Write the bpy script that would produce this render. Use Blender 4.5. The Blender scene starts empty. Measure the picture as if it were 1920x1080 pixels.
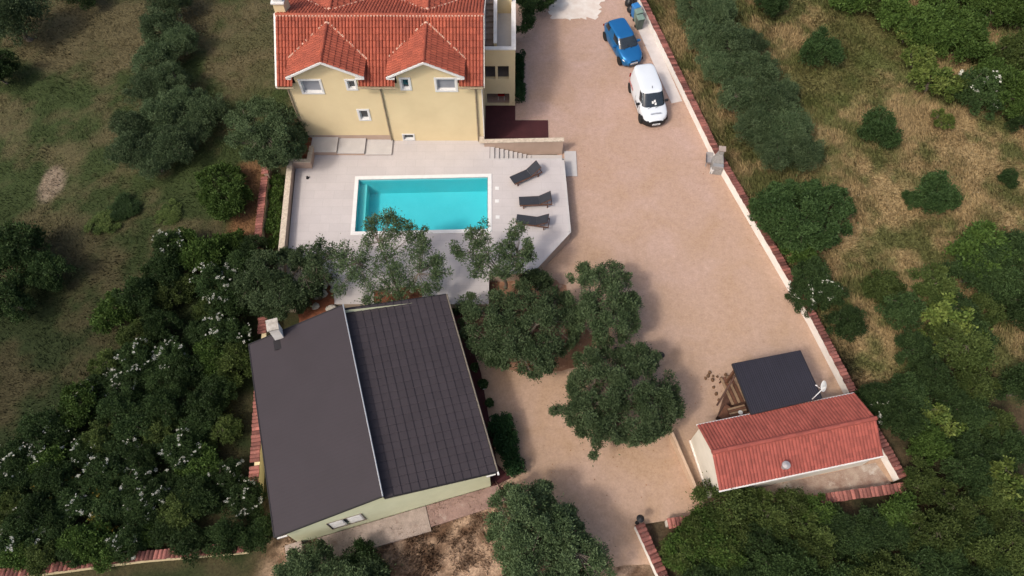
import bpy, bmesh, math, random
import numpy as np
from mathutils import Vector, Matrix
PI = math.pi
SC = bpy.context.scene
COL = SC.collection
# ------------------------------------------------------------------ camera
F = 1356.0; H = 36.6; DEP = math.radians(61.2)
cam = bpy.data.cameras.new('camera'); co = bpy.data.objects.new('camera', cam); COL.objects.link(co)
co.location = (0, 0, H); co.rotation_euler = (math.radians(90)-DEP, 0, 0)
cam.sensor_width = 36; cam.lens = 36*F/1920; cam.clip_end = 2000; cam.clip_start = .5
SC.camera = co
# ------------------------------------------------------------------ light
SUNV = Vector((1.55, 1.32, -2.45)).normalized()
w = bpy.data.worlds.new('World'); SC.world = w; w.use_nodes = True
nt = w.node_tree; bg = nt.nodes['Background']
sky = nt.nodes.new('ShaderNodeTexSky'); sky.sky_type = 'NISHITA'; sky.sun_disc = False
sky.sun_elevation = math.asin(-SUNV.z); sky.sun_rotation = math.atan2(-SUNV.x, -SUNV.y)
sky.dust_density = 6.0; sky.air_density = 1.0; sky.ozone_density = 1.0
nt.links.new(sky.outputs[0], bg.inputs[0]); bg.inputs[1].default_value = 0.15
sl = bpy.data.lights.new('sun', 'SUN'); sl.energy = 1.55; sl.angle = math.radians(6.0); sl.color = (1, .93, .84)
so = bpy.data.objects.new('sun', sl); COL.objects.link(so); so.rotation_euler = SUNV.to_track_quat('-Z', 'Y').to_euler()
so.location = (-20, -10, 50)
SC.view_settings.view_transform = 'Standard'; SC.view_settings.look = 'None'
SC.view_settings.gamma = 1; SC.view_settings.use_curve_mapping = False
SC.view_settings.exposure = 0.36
SC.render.resolution_x = 1024; SC.render.resolution_y = 576
# ------------------------------------------------------------------ helpers
def at(px, py, z=0.0):
    """world point of a photo pixel at height z (measured from the photograph)"""
    u = (px-960)/F; v = (540-py)/F
    d = (u, math.cos(DEP)+v*math.sin(DEP), -math.sin(DEP)+v*math.cos(DEP))
    t = (H-z)/-d[2]
    return Vector((d[0]*t, d[1]*t, z))
def pxm(p):
    return F/(p[1]*math.cos(DEP)+(H-p[2])*math.sin(DEP))
class MB:
    def __init__(s): s.v = []; s.f = []; s.r = []; s.m = []
    def add(s, vs, fs, r=None, m=0):
        o = len(s.v); s.v += [tuple(x) for x in vs]
        for i, f in enumerate(fs):
            s.f.append(tuple(o+k for k in f)); s.m.append(m)
            s.r.append(random.random() if r is None else r)
        return s
    def box(s, x0, x1, y0, y1, z0, z1, M=None, r=None, m=0):
        vs = [Vector((x, y, z)) for z in (z0, z1) for y in (y0, y1) for x in (x0, x1)]
        if M is not None: vs = [M @ v for v in vs]
        return s.add(vs, [(0,2,3,1),(4,5,7,6),(0,1,5,4),(2,6,7,3),(0,4,6,2),(1,3,7,5)], r, m)
    def prism(s, poly, z0, z1, r=None, m=0, bottom=True):
        n = len(poly)
        a = sum(poly[i][0]*poly[(i+1)%n][1]-poly[(i+1)%n][0]*poly[i][1] for i in range(n))
        if a < 0: poly = list(poly)[::-1]
        vs = [(p[0], p[1], z0) for p in poly]+[(p[0], p[1], z1) for p in poly]
        fs = [tuple(range(n, 2*n))]+[(i, (i+1)%n, n+(i+1)%n, n+i) for i in range(n)]
        if bottom: fs.append(tuple(range(n))[::-1])
        return s.add(vs, fs, r, m)
    def tube(s, p0, p1, r0, r1=None, n=8, cap=True, r=None, m=0):
        p0 = Vector(p0); p1 = Vector(p1); r1 = r0 if r1 is None else r1
        d = (p1-p0)
        if d.length < 1e-6: return s
        q = d.to_track_quat('Z', 'Y'); vs = []
        for p, rr in ((p0, r0), (p1, r1)):
            for i in range(n):
                a = 2*PI*i/n; vs.append(p+q @ Vector((rr*math.cos(a), rr*math.sin(a), 0)))
        fs = [(i, (i+1)%n, n+(i+1)%n, n+i) for i in range(n)]
        if cap: fs += [tuple(range(n))[::-1], tuple(range(n, 2*n))]
        return s.add(vs, fs, r, m)
    def lathe(s, prof, c=(0,0,0), n=16, M=None, r=None, m=0):
        vs = []
        for (rr, z) in prof:
            for i in range(n):
                a = 2*PI*i/n; v = Vector((c[0]+rr*math.cos(a), c[1]+rr*math.sin(a), c[2]+z))
                vs.append(M @ v if M is not None else v)
        fs = []
        for k in range(len(prof)-1):
            for i in range(n): fs.append((k*n+i, k*n+(i+1)%n, (k+1)*n+(i+1)%n, (k+1)*n+i))
        fs.append(tuple(range(n))[::-1]); fs.append(tuple((len(prof)-1)*n+i for i in range(n)))
        return s.add(vs, fs, r, m)
    def build(s, name, mats, parent=None, world=True, smooth=False, bevel=0):
        me = bpy.data.meshes.new(name)
        off = wloc(parent) if (parent is not None and world) else Vector((0,0,0))
        me.from_pydata([(v[0]-off.x, v[1]-off.y, v[2]-off.z) for v in s.v], [], s.f)
        a = me.attributes.new('rnd', 'FLOAT', 'FACE'); a.data.foreach_set('value', np.array(s.r, dtype=np.float32))
        if not isinstance(mats, (list, tuple)): mats = [mats]
        for m_ in mats: me.materials.append(m_)
        me.polygons.foreach_set('material_index', s.m)
        if smooth: me.polygons.foreach_set('use_smooth', [True]*len(s.f))
        me.update()
        o = bpy.data.objects.new(name, me); COL.objects.link(o)
        if parent is not None: o.parent = parent
        if bevel:
            b = o.modifiers.new('bevel', 'BEVEL'); b.width = bevel; b.segments = 2; b.limit_method = 'ANGLE'
        return o
def wloc(o):
    v = Vector(o.location)
    while o.parent is not None: o = o.parent; v += Vector(o.location)
    return v
def tag(o, label=None, cat=None, group=None, kind=None):
    if label: o['label'] = label
    if cat: o['category'] = cat
    if group: o['group'] = group
    if kind: o['kind'] = kind
    return o
def thing(name, label, cat, loc=(0,0,0), rz=0, group=None):
    o = bpy.data.objects.new(name, None); COL.objects.link(o); o.empty_display_size = .3
    o.location = loc; o.rotation_euler = (0,0,rz)
    return tag(o, label, cat, group)
def dup(root, loc, rz=None, label=None, group=None, scale=None):
    r = root.copy(); COL.objects.link(r); r.location = loc
    if rz is not None: r.rotation_euler = (0,0,rz)
    if scale is not None: r.scale = scale
    if label: r['label'] = label
    if group: r['group'] = group
    for ch in list(root.children):
        c = ch.copy(); COL.objects.link(c); c.parent = r
        for g in list(ch.children):
            d = g.copy(); COL.objects.link(d); d.parent = c
    return r
# ------------------------------------------------------------------ materials
def mt(name, c1, c2=None, scale=3.0, rough=.8, bump=0.0, bscale=60.0, rnd=0.0, fine=0.0, spec=.3, metal=0.0, detail=6, stain=None, tiles=None):
    m = bpy.data.materials.new(name); m.use_nodes = True; N = m.node_tree.nodes; L = m.node_tree.links
    b = N['Principled BSDF']; b.inputs['Roughness'].default_value = rough; b.inputs['Metallic'].default_value = metal
    b.inputs['Specular IOR Level'].default_value = spec
    tc = N.new('ShaderNodeTexCoord')
    c2 = c2 or tuple(x*.8 for x in c1)
    n1 = N.new('ShaderNodeTexNoise'); n1.inputs['Scale'].default_value = scale; n1.inputs['Detail'].default_value = detail; n1.inputs['Roughness'].default_value = .6
    L.new(tc.outputs['Object'], n1.inputs['Vector'])
    rp = N.new('ShaderNodeValToRGB'); rp.color_ramp.elements[0].position = .32; rp.color_ramp.elements[1].position = .68
    rp.color_ramp.elements[0].color = (*c2, 1); rp.color_ramp.elements[1].color = (*c1, 1)
    L.new(n1.outputs['Fac'], rp.inputs['Fac']); out = rp.outputs['Color']
    def mul(sock, lo, hi):
        nonlocal out
        mr = N.new('ShaderNodeMapRange'); mr.inputs['To Min'].default_value = lo; mr.inputs['To Max'].default_value = hi
        L.new(sock, mr.inputs['Value'])
        mx = N.new('ShaderNodeVectorMath'); mx.operation = 'SCALE'
        L.new(out, mx.inputs[0]); L.new(mr.outputs[0], mx.inputs['Scale']); out = mx.outputs[0]
    if rnd:
        a = N.new('ShaderNodeAttribute'); a.attribute_name = 'rnd'; mul(a.outputs['Fac'], 1-rnd, 1+rnd)
    if fine:
        n2 = N.new('ShaderNodeTexNoise'); n2.inputs['Scale'].default_value = bscale*.6; n2.inputs['Detail'].default_value = 3
        L.new(tc.outputs['Object'], n2.inputs['Vector']); mul(n2.outputs['Fac'], 1-fine*2, 1+fine*2)
    if tiles:
        bt = N.new('ShaderNodeTexBrick'); bt.offset = tiles[3]; bt.inputs['Scale'].default_value = 1; bt.inputs['Brick Width'].default_value = tiles[0]; bt.inputs['Row Height'].default_value = tiles[1]
        bt.inputs['Mortar Size'].default_value = .008; bt.inputs['Mortar Smooth'].default_value = .3
        bt.inputs['Color1'].default_value = (1,1,1,1); bt.inputs['Color2'].default_value = (.95,.95,.955,1); bt.inputs['Mortar'].default_value = (tiles[2],)*3+(1,)
        L.new(tc.outputs['Object'], bt.inputs['Vector']); mb_ = N.new('ShaderNodeMix'); mb_.data_type = 'RGBA'; mb_.blend_type = 'MULTIPLY'; mb_.inputs['Factor'].default_value = 1
        L.new(out, mb_.inputs['A']); L.new(bt.outputs['Color'], mb_.inputs['B']); out = mb_.outputs['Result']
    if stain:
        n3 = N.new('ShaderNodeTexNoise'); n3.inputs['Scale'].default_value = stain[1]; n3.inputs['Detail'].default_value = 8; n3.inputs['Roughness'].default_value = .7
        L.new(tc.outputs['Object'], n3.inputs['Vector'])
        r3 = N.new('ShaderNodeValToRGB'); r3.color_ramp.elements[0].position = stain[2]; r3.color_ramp.elements[1].position = stain[2]+.12
        L.new(n3.outputs['Fac'], r3.inputs['Fac'])
        mx = N.new('ShaderNodeMix'); mx.data_type = 'RGBA'; L.new(r3.outputs['Color'], mx.inputs['Factor'])
        L.new(out, mx.inputs['A']); mx.inputs['B'].default_value = (*stain[0], 1); out = mx.outputs['Result']
    L.new(out, b.inputs['Base Color'])
    if bump:
        n4 = N.new('ShaderNodeTexNoise'); n4.inputs['Scale'].default_value = bscale; n4.inputs['Detail'].default_value = 4
        L.new(tc.outputs['Object'], n4.inputs['Vector'])
        bp = N.new('ShaderNodeBump'); bp.inputs['Strength'].default_value = bump; bp.inputs['Distance'].default_value = .02
        L.new(n4.outputs['Fac'], bp.inputs['Height']); L.new(bp.outputs[0], b.inputs['Normal'])
    return m
def leafmat(name, dark, light, trans=.25, rough=.55):
    m = bpy.data.materials.new(name); m.use_nodes = True; N = m.node_tree.nodes; L = m.node_tree.links
    b = N['Principled BSDF']; b.inputs['Roughness'].default_value = rough; b.inputs['Specular IOR Level'].default_value = .12
    a = N.new('ShaderNodeAttribute'); a.attribute_name = 'rnd'
    rp = N.new('ShaderNodeValToRGB'); rp.color_ramp.elements[0].color = (*dark, 1); rp.color_ramp.elements[1].color = (*light, 1)
    L.new(a.outputs['Fac'], rp.inputs['Fac'])
    oi = N.new('ShaderNodeObjectInfo'); mr = N.new('ShaderNodeMapRange'); mr.inputs['To Min'].default_value = .72; mr.inputs['To Max'].default_value = 1.25
    L.new(oi.outputs['Random'], mr.inputs['Value'])
    mx = N.new('ShaderNodeVectorMath'); mx.operation = 'SCALE'; L.new(rp.outputs['Color'], mx.inputs[0]); L.new(mr.outputs[0], mx.inputs['Scale'])
    L.new(mx.outputs[0], b.inputs['Base Color'])
    tr = N.new('ShaderNodeBsdfTranslucent'); L.new(mx.outputs[0], tr.inputs['Color'])
    ms = N.new('ShaderNodeMixShader'); ms.inputs[0].default_value = trans
    L.new(b.outputs[0], ms.inputs[1]); L.new(tr.outputs[0], ms.inputs[2]); L.new(ms.outputs[0], N['Material Output'].inputs['Surface'])
    return m
def attrmat(name, rough=.9, bump=.5, bscale=25, fine=.40):
    m = bpy.data.materials.new(name); m.use_nodes = True; N = m.node_tree.nodes; L = m.node_tree.links
    b = N['Principled BSDF']; b.inputs['Roughness'].default_value = rough; b.inputs['Specular IOR Level'].default_value = .15
    a = N.new('ShaderNodeAttribute'); a.attribute_name = 'Col'
    tc = N.new('ShaderNodeTexCoord'); n = N.new('ShaderNodeTexNoise'); n.inputs['Scale'].default_value = bscale*.35; n.inputs['Detail'].default_value = 8; n.inputs['Roughness'].default_value = .7
    L.new(tc.outputs['Object'], n.inputs['Vector'])
    mr = N.new('ShaderNodeMapRange'); mr.inputs['From Min'].default_value = .25; mr.inputs['From Max'].default_value = .75; mr.inputs['To Min'].default_value = 1-fine*1.6; mr.inputs['To Max'].default_value = 1+fine*1.6
    L.new(n.outputs['Fac'], mr.inputs['Value'])
    mx = N.new('ShaderNodeVectorMath'); mx.operation = 'SCALE'; L.new(a.outputs['Color'], mx.inputs[0]); L.new(mr.outputs[0], mx.inputs['Scale'])
    L.new(mx.outputs[0], b.inputs['Base Color'])
    n4 = N.new('ShaderNodeTexNoise'); n4.inputs['Scale'].default_value = bscale; n4.inputs['Detail'].default_value = 5; L.new(tc.outputs['Object'], n4.inputs['Vector'])
    bp = N.new('ShaderNodeBump'); bp.inputs['Strength'].default_value = bump; bp.inputs['Distance'].default_value = .06
    L.new(n4.outputs['Fac'], bp.inputs['Height']); L.new(bp.outputs[0], b.inputs['Normal'])
    return m
M = {}
M['yellow'] = mt('yellow_render', (.67,.55,.335), (.60,.485,.29), .5, .9, .25, 90, fine=.03)
M['green_wall'] = mt('pale_green_render', (.66,.68,.47), (.60,.62,.42), 1.2, .9, .2, 70, fine=.03)
M['white'] = mt('white_paint', (.78,.76,.72), (.68,.66,.61), 1.5, .8, .2, 50, fine=.04)
M['wallwhite'] = mt('weathered_white_render', (.74,.71,.67), (.64,.60,.55), 2.2, .9, .3, 50, fine=.06, stain=((.42,.35,.28), 1.6, .68))
M['shedwhite'] = mt('shed_render', (.66,.62,.54), (.58,.54,.46), 1.5, .9, .2, 50, fine=.04, stain=((.42,.37,.29), 1.2, .66))
M['trim'] = mt('white_trim', (.66,.655,.64), (.60,.595,.58), 4, .5)
M['tile'] = mt('terracotta_tile', (.315,.076,.042), (.25,.060,.036), .9, .75, .3, 60, rnd=.16, fine=.08)
M['tile2'] = mt('old_terracotta_tile', (.285,.074,.056), (.225,.058,.045), 1.2, .8, .3, 60, rnd=.15, fine=.10, stain=((.20,.05,.04), 1.0, .60))
M['coping'] = mt('wall_coping_tile', (.25,.095,.075), (.15,.06,.05), 2.5, .85, .4, 40, rnd=.50, fine=.15, stain=((.50,.34,.27), 7.0, .60))
M['mortar'] = mt('pale_mortar', (.62,.40,.30), (.50,.28,.20), 6, .9)
M['black_roof'] = mt('charcoal_shingle', (.040,.032,.036), (.034,.027,.031), .6, .7, .25, 50, rnd=.06, fine=.08)
M['black_roof_smooth'] = mt('charcoal_sheet', (.034,.027,.032), (.030,.024,.028), .5, .7, .15, 50, fine=.04)
M['black_edge'] = mt('black_trim', (.018,.016,.018), rough=.6)
M['pergola_roof'] = mt('dark_corrugated_sheet', (.016,.015,.024), (.012,.011,.018), 1.0, .55, .1, 50, rnd=.12)
M['gutter'] = mt('brown_gutter', (.20,.17,.13), (.15,.13,.10), 3, .5)
M['pipe'] = mt('taupe_downpipe', (.30,.24,.16), (.24,.19,.13), 3, .5)
M['deck'] = mt('deck_porcelain', (.475,.44,.43), (.43,.395,.385), .7, .7, .15, 40, fine=.05, stain=((.36,.34,.335), .9, .66), tiles=(1.2,.6,.80,.5))
M['deckside'] = mt('deck_side_render', (.42,.33,.27), (.36,.28,.22), 2, .9, .2, 40)
M['step'] = mt('step_slab', (.46,.44,.425), (.40,.38,.37), 1.6, .75, .2, 50, fine=.06)
M['capstone'] = mt('cap_stone', (.56,.48,.38), (.38,.31,.24), 7, .85, .4, 40, fine=.10)
M['beige_wall'] = mt('taupe_render', (.42,.31,.245), (.37,.27,.21), 1.4, .9, .2, 60, fine=.04)
M['gravel'] = None
M['burgundy'] = mt('burgundy_paver', (.060,.016,.018), (.045,.012,.014), 2, .85, .3, 60, fine=.15)
M['concrete'] = mt('old_concrete', (.36,.29,.25), (.25,.20,.17), 2.5, .9, .4, 30, fine=.15, stain=((.20,.14,.11), 1.7, .56))
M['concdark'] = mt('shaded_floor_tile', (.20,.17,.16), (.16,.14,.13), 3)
M['paleconc'] = mt('pale_concrete_path', (.54,.50,.48), (.46,.42,.40), 1.2, .85, .2, 40, fine=.06)
M['whiteconc'] = mt('white_concrete_patch', (.62,.58,.53), (.52,.44,.38), 1.4, .9, .3, 40, fine=.08)
M['pooltile'] = mt('pool_liner', (.17,.58,.62), (.15,.55,.59), 1.2, .6)
M['poolstep'] = mt('pool_step', (.32,.66,.64), (.28,.60,.58), 2, .6)
M['glass'] = mt('window_glass', (.30,.34,.40), (.24,.28,.34), 2, .08, spec=.8)
M['darkglass'] = mt('dark_glass', (.020,.028,.035), (.015,.02,.025), 2, .06, spec=.8)
M['shutter'] = mt('grey_blind', (.38,.39,.42), (.33,.34,.37), 2, .5)
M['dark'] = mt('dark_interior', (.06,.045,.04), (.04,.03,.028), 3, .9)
M['blind'] = mt('pale_roller_blind', (.25,.26,.29), (.20,.21,.24), 2, .5)
M['wood'] = mt('brown_wood', (.14,.065,.038), (.09,.04,.025), 5, .6, .2, 40, rnd=.15)
M['slat'] = mt('weathered_slat', (.27,.18,.11), (.19,.12,.075), 6, .7, .2, 40)
M['wood_dark'] = mt('dark_wood', (.075,.036,.024), (.045,.022,.016), 5, .6, .2, 40, rnd=.2)
M['sling'] = mt('charcoal_fabric', (.030,.033,.042), (.024,.026,.033), 4, .8, .2, 90)
M['metal'] = mt('grey_metal', (.45,.46,.47), (.38,.39,.40), 4, .35, metal=.6)
M['stone'] = mt('grey_stone', (.30,.29,.28), (.20,.19,.18), 6, .9, .5, 30, fine=.1)
M['palestone'] = mt('pale_rock', (.46,.43,.38), (.28,.25,.21), 5, .9, .6, 20, fine=.15)
M['bark'] = mt('olive_bark', (.17,.14,.11), (.09,.075,.06), 9, .95, .6, 20)
M['rubber'] = mt('tyre_rubber', (.018,.018,.018), rough=.85)
M['rim'] = mt('alloy_rim', (.45,.45,.46), rough=.3, metal=.8)
M['bluepaint'] = mt('blue_car_paint', (.020,.17,.42), (.018,.16,.40), 1, .30, spec=.6, metal=.55)
M['whitepaint'] = mt('white_car_paint', (.58,.62,.655), (.56,.60,.64), 1, .3, spec=.5)
M['blackplastic'] = mt('black_plastic', (.018,.018,.02), (.014,.014,.015), 5, .5)
M['plate'] = mt('number_plate', (.75,.75,.75), rough=.5)
M['ink'] = mt('plate_lettering', (.05,.05,.06), rough=.5)
M['greyink'] = mt('faded_lettering', (.42,.45,.50), rough=.5)
M['redmark'] = mt('red_livery', (.55,.12,.10), rough=.5)
M['lamp'] = mt('headlight_lens', (.55,.60,.62), rough=.1, spec=.8)
M['redlamp'] = mt('tail_light', (.30,.015,.015), rough=.2)
M['bluebin'] = mt('blue_plastic', (.03,.17,.42), (.025,.14,.36), 5, .45)
M['greenbin'] = mt('grey_green_plastic', (.17,.24,.20), (.13,.19,.16), 5, .5)
M['darkbin'] = mt('dark_green_plastic', (.085,.11,.09), (.07,.09,.075), 5, .5)
M['bag'] = mt('black_bin_bag', (.02,.02,.022), rough=.3, bump=.8, bscale=12)
M['redsoil'] = mt('red_soil', (.20,.07,.035), (.11,.04,.02), 5, .95, .6, 20, fine=.2)
M['dish'] = mt('dish_grey', (.62,.64,.64), rough=.5)
M['burner'] = mt('galvanised_vent', (.38,.36,.36), rough=.5, metal=.3)
M['blossom'] = mt('white_blossom', (.70,.70,.62), (.55,.56,.48), 8, .8)
M['blossomy'] = mt('yellow_blossom', (.42,.30,.05), (.30,.22,.04), 8, .8)
M['olive'] = leafmat('olive_leaf', (.032,.056,.021), (.122,.172,.082))
M['olive2'] = leafmat('grey_olive_leaf', (.030,.054,.022), (.118,.165,.080))
M['bush'] = leafmat('bush_leaf', (.020,.042,.014), (.060,.105,.034))
M['bright'] = leafmat('bright_leaf', (.032,.062,.014), (.095,.155,.036))
M['lime'] = leafmat('yellow_green_leaf', (.050,.088,.018), (.175,.215,.055))
M['laurel'] = leafmat('hedge_leaf', (.010,.030,.012), (.028,.065,.022), .15)
M['deep'] = leafmat('maquis_leaf', (.017,.034,.012), (.062,.102,.034))
M['maq'] = leafmat('maquis_leaf_light', (.030,.052,.014), (.105,.140,.040))

def gravelmat():
    m = bpy.data.materials.new('crushed_gravel'); m.use_nodes = True; N = m.node_tree.nodes; L = m.node_tree.links
    b = N['Principled BSDF']; b.inputs['Roughness'].default_value = .95; b.inputs['Specular IOR Level'].default_value = .1
    tc = N.new('ShaderNodeTexCoord')
    def noise(s, d=6, r=.6, dist=0):
        n = N.new('ShaderNodeTexNoise'); n.inputs['Scale'].default_value = s; n.inputs['Detail'].default_value = d; n.inputs['Roughness'].default_value = r; n.inputs['Distortion'].default_value = dist
        L.new(tc.outputs['Object'], n.inputs['Vector']); return n.outputs['Fac']
    def ramp(f, stops):
        r = N.new('ShaderNodeValToRGB'); e = r.color_ramp.elements
        e[0].position, e[0].color = stops[0][0], (*stops[0][1], 1); e[1].position, e[1].color = stops[1][0], (*stops[1][1], 1)
        for p, c in stops[2:]: q = e.new(p); q.color = (*c, 1)
        L.new(f, r.inputs['Fac']); return r.outputs['Color']
    # upper yard pinkish, lower yard sandier
    sx = N.new('ShaderNodeSeparateXYZ'); L.new(tc.outputs['Object'], sx.inputs[0])
    wob = N.new('ShaderNodeMath'); wob.operation = 'MULTIPLY_ADD'; L.new(noise(.15, 3), wob.inputs[0]); wob.inputs[1].default_value = 18; L.new(sx.outputs['Y'], wob.inputs[2])
    mr = N.new('ShaderNodeMapRange'); mr.inputs['From Min'].default_value = 24; mr.inputs['From Max'].default_value = 42; L.new(wob.outputs[0], mr.inputs['Value'])
    base = ramp(mr.outputs[0], [(0, (.400,.284,.207)), (1, (.398,.281,.224))])
    big = ramp(noise(.35, 7, .62, .6), [(.30, (.93,.885,.80)), (.70, (1.045,1.04,1.10))])
    mid = ramp(noise(3.2, 8, .75), [(.28, (.83,.82,.81)), (.72, (1.11,1.115,1.12))])
    fine = ramp(noise(9, 5, .8), [(.32, (.85,.845,.84)), (.68, (1.14,1.14,1.14))])
    o = base
    for k in (big, mid, fine):
        mx = N.new('ShaderNodeMix'); mx.data_type = 'RGBA'; mx.blend_type = 'MULTIPLY'; mx.inputs['Factor'].default_value = 1
        L.new(o, mx.inputs['A']); L.new(k, mx.inputs['B']); o = mx.outputs['Result']
    L.new(o, b.inputs['Base Color'])
    bp = N.new('ShaderNodeBump'); bp.inputs['Strength'].default_value = .5; bp.inputs['Distance'].default_value = .03
    L.new(noise(30, 4, .7), bp.inputs['Height']); L.new(bp.outputs[0], b.inputs['Normal'])
    return m
M['gravel'] = gravelmat()
def watermat():
    m = bpy.data.materials.new('pool_water'); m.use_nodes = True; N = m.node_tree.nodes; L = m.node_tree.links
    N.remove(N['Principled BSDF'])
    t = N.new('ShaderNodeBsdfTransparent'); t.inputs[0].default_value = (.60,.95,.98,1)
    g = N.new('ShaderNodeBsdfGlossy'); g.inputs['Roughness'].default_value = .05
    f = N.new('ShaderNodeFresnel'); f.inputs[0].default_value = 1.33
    tc = N.new('ShaderNodeTexCoord'); n = N.new('ShaderNodeTexNoise'); n.inputs['Scale'].default_value = 2.5; n.inputs['Detail'].default_value = 3
    L.new(tc.outputs['Object'], n.inputs['Vector']); bp = N.new('ShaderNodeBump'); bp.inputs['Strength'].default_value = .15; bp.inputs['Distance'].default_value = .05
    L.new(n.outputs['Fac'], bp.inputs['Height']); L.new(bp.outputs[0], g.inputs['Normal']); L.new(bp.outputs[0], f.inputs['Normal'])
    mx = N.new('ShaderNodeMixShader'); L.new(f.outputs[0], mx.inputs[0]); L.new(t.outputs[0], mx.inputs[1]); L.new(g.outputs[0], mx.inputs[2])
    L.new(mx.outputs[0], N['Material Output'].inputs['Surface'])
    return m
M['water'] = watermat()

# ------------------------------------------------------------------ numpy noise
_rs = np.random.RandomState(7); _P = _rs.rand(256, 256)
def vnoise(x, y):
    xi = np.floor(x).astype(int); yi = np.floor(y).astype(int); fx = x-xi; fy = y-yi
    fx = fx*fx*(3-2*fx); fy = fy*fy*(3-2*fy); g = lambda a, b: _P[a % 256, b % 256]
    return (g(xi,yi)*(1-fx)+g(xi+1,yi)*fx)*(1-fy)+(g(xi,yi+1)*(1-fx)+g(xi+1,yi+1)*fx)*fy
def fbm(x, y, s, o=5):
    r = 0; a = .5; t = 0
    for k in range(o): r = r+a*vnoise(x*s+17.3*k, y*s+9.1*k); t += a; a *= .55; s *= 2.1
    return r/t
def sstep(a, b, x): t = np.clip((x-a)/(b-a), 0, 1); return t*t*(3-2*t)

# ------------------------------------------------------------------ site lines
WY = [4.5, 9.29, 13.62, 17.79, 29.71, 43.75, 60]; WX = [21.0, 19.55, 18.15, 17.03, 13.17, 9.71, 6.0]     # outer edge of right wall
def wallx(y): return np.interp(y, WY, WX)
def leftx(y): return np.interp(y, [5, 8, 17.8, 22.6, 28.2, 31, 60], [-12.9, -13.1, -14.4, -15.1, -15.7, -13.6, -13.4])
def blob(x, y, px, py, rx, ry=None):
    p = at(px, py); s = pxm(p); ry = ry or rx
    d = ((x-p.x)/(rx/s))**2+((y-p.y)/(ry/s/.8))**2
    return sstep(1.5, .35, d+.9*(fbm(x, y, .9, 4)-.5))
def gcol(x, y):
    n1 = fbm(x, y, .22); n2 = fbm(x+50, y-20, .9); n3 = fbm(x-30, y+70, 3.0, 3)
    L_ = lambda a, b, t: np.array(a)[None, :]*(1-t[:, None])+np.array(b)[None, :]*t[:, None]
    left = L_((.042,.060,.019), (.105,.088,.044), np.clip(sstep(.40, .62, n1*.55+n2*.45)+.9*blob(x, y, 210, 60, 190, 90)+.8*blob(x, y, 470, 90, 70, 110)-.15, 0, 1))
    left = left*.84*(1-.42*sstep(30, 17, y))[:, None]  # overall shade of the left side put into the colour, deeper towards the camera
    right = L_((.100,.105,.038), (.270,.198,.100), np.clip(sstep(.36, .60, n2*.6+n1*.4)+.0, 0, 1))
    right = right*(.8+.45*n3)[:, None]
    green = np.clip(blob(x, y, 1560, 140, 90, 60)+blob(x, y, 1640, 60, 120, 70)+.8*blob(x, y, 1500, 190, 60, 60), 0, 1)
    right = right*(1-green[:, None]*.75)+np.array((.085,.10,.03))[None, :]*green[:, None]*.75
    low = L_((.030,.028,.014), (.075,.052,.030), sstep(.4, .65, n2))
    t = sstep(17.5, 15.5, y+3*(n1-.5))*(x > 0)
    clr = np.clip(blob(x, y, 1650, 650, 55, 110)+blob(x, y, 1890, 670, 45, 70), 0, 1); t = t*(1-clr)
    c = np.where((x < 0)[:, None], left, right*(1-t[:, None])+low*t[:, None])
    bare = np.clip(blob(x, y, 97, 348, 25, 34)*1.6-.9*fbm(x, y, 2.6, 3), 0, 1)*.85
    c = c*(1-bare[:, None])+np.array((.235,.18,.13))[None, :]*bare[:, None]
    rs = np.clip(blob(x, y, 470, 420, 40, 60)+blob(x, y, 470, 340, 35, 40), 0, 1)*.8
    c = c*(1-rs[:, None])+np.array((.20,.10,.05))[None, :]*rs[:, None]
    # dry strip in front of the dark-roofed house
    dz = sstep(-13, -10.5, x)*sstep(7.5, 6, x)*sstep(9.6, 9.0, y)
    dc = L_((.10,.058,.035), (.36,.25,.17), sstep(.38, .62, n3*.6+n2*.4))
    c = c*(1-dz[:, None])+dc*dz[:, None]
    return np.clip(c, .01, 1)
def inyard(x, y):
    """inside walls, buildings or paved ground (no wild grass there)"""
    return (x > leftx(y)-.3) & (x < wallx(y)+.05)

# ------------------------------------------------------------------ ground
def ground():
    xs = np.arange(-60, 60.01, .3); ys = np.arange(-14, 76.01, .3)
    X, Y = np.meshgrid(xs, ys); x = X.ravel(); y = Y.ravel()
    z = -.07+.02*(fbm(x, y, .8)-.5); yard = (x > leftx(y)-.2) & (x < wallx(y)-.25) & (y > 8.5) | ((x > .2) & (x < np.where(y > 6.4, 19, 6.9)) & (y > 4))
    wild = 1-yard
    z = z+wild*(.16*fbm(x, y, .5)+.10*(fbm(x, y, 2.2, 3)-.5)); z = np.where(yard, -.12, z)
    z = np.where((x > -11) & (x < 0) & (y > 22) & (y < 29), -2.0, z)
    far = np.maximum(np.abs(x)-45, 0)+np.maximum(y-60, 0)
    n, m_ = len(xs), len(ys)
    # stretch the outer ring to the horizon
    ex = np.where(x <= xs[0]+.01, -900, np.where(x >= xs[-1]-.01, 900, x)); ey = np.where(y <= ys[0]+.01, -900, np.where(y >= ys[-1]-.01, 900, y))
    V = np.stack([ex, ey, z], 1).astype(np.float32)
    i = np.arange(n-1)[None, :]+np.arange(m_-1)[:, None]*n; i = i.ravel()
    Fc = np.stack([i, i+1, i+1+n, i+n], 1)
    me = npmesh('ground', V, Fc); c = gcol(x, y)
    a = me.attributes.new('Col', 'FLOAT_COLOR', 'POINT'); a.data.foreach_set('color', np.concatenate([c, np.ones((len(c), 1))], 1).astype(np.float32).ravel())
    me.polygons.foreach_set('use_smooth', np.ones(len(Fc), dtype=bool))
    me.materials.append(attrmat('earth_and_dry_grass')); o = bpy.data.objects.new('ground', me); COL.objects.link(o); tag(o, kind='structure')
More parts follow.
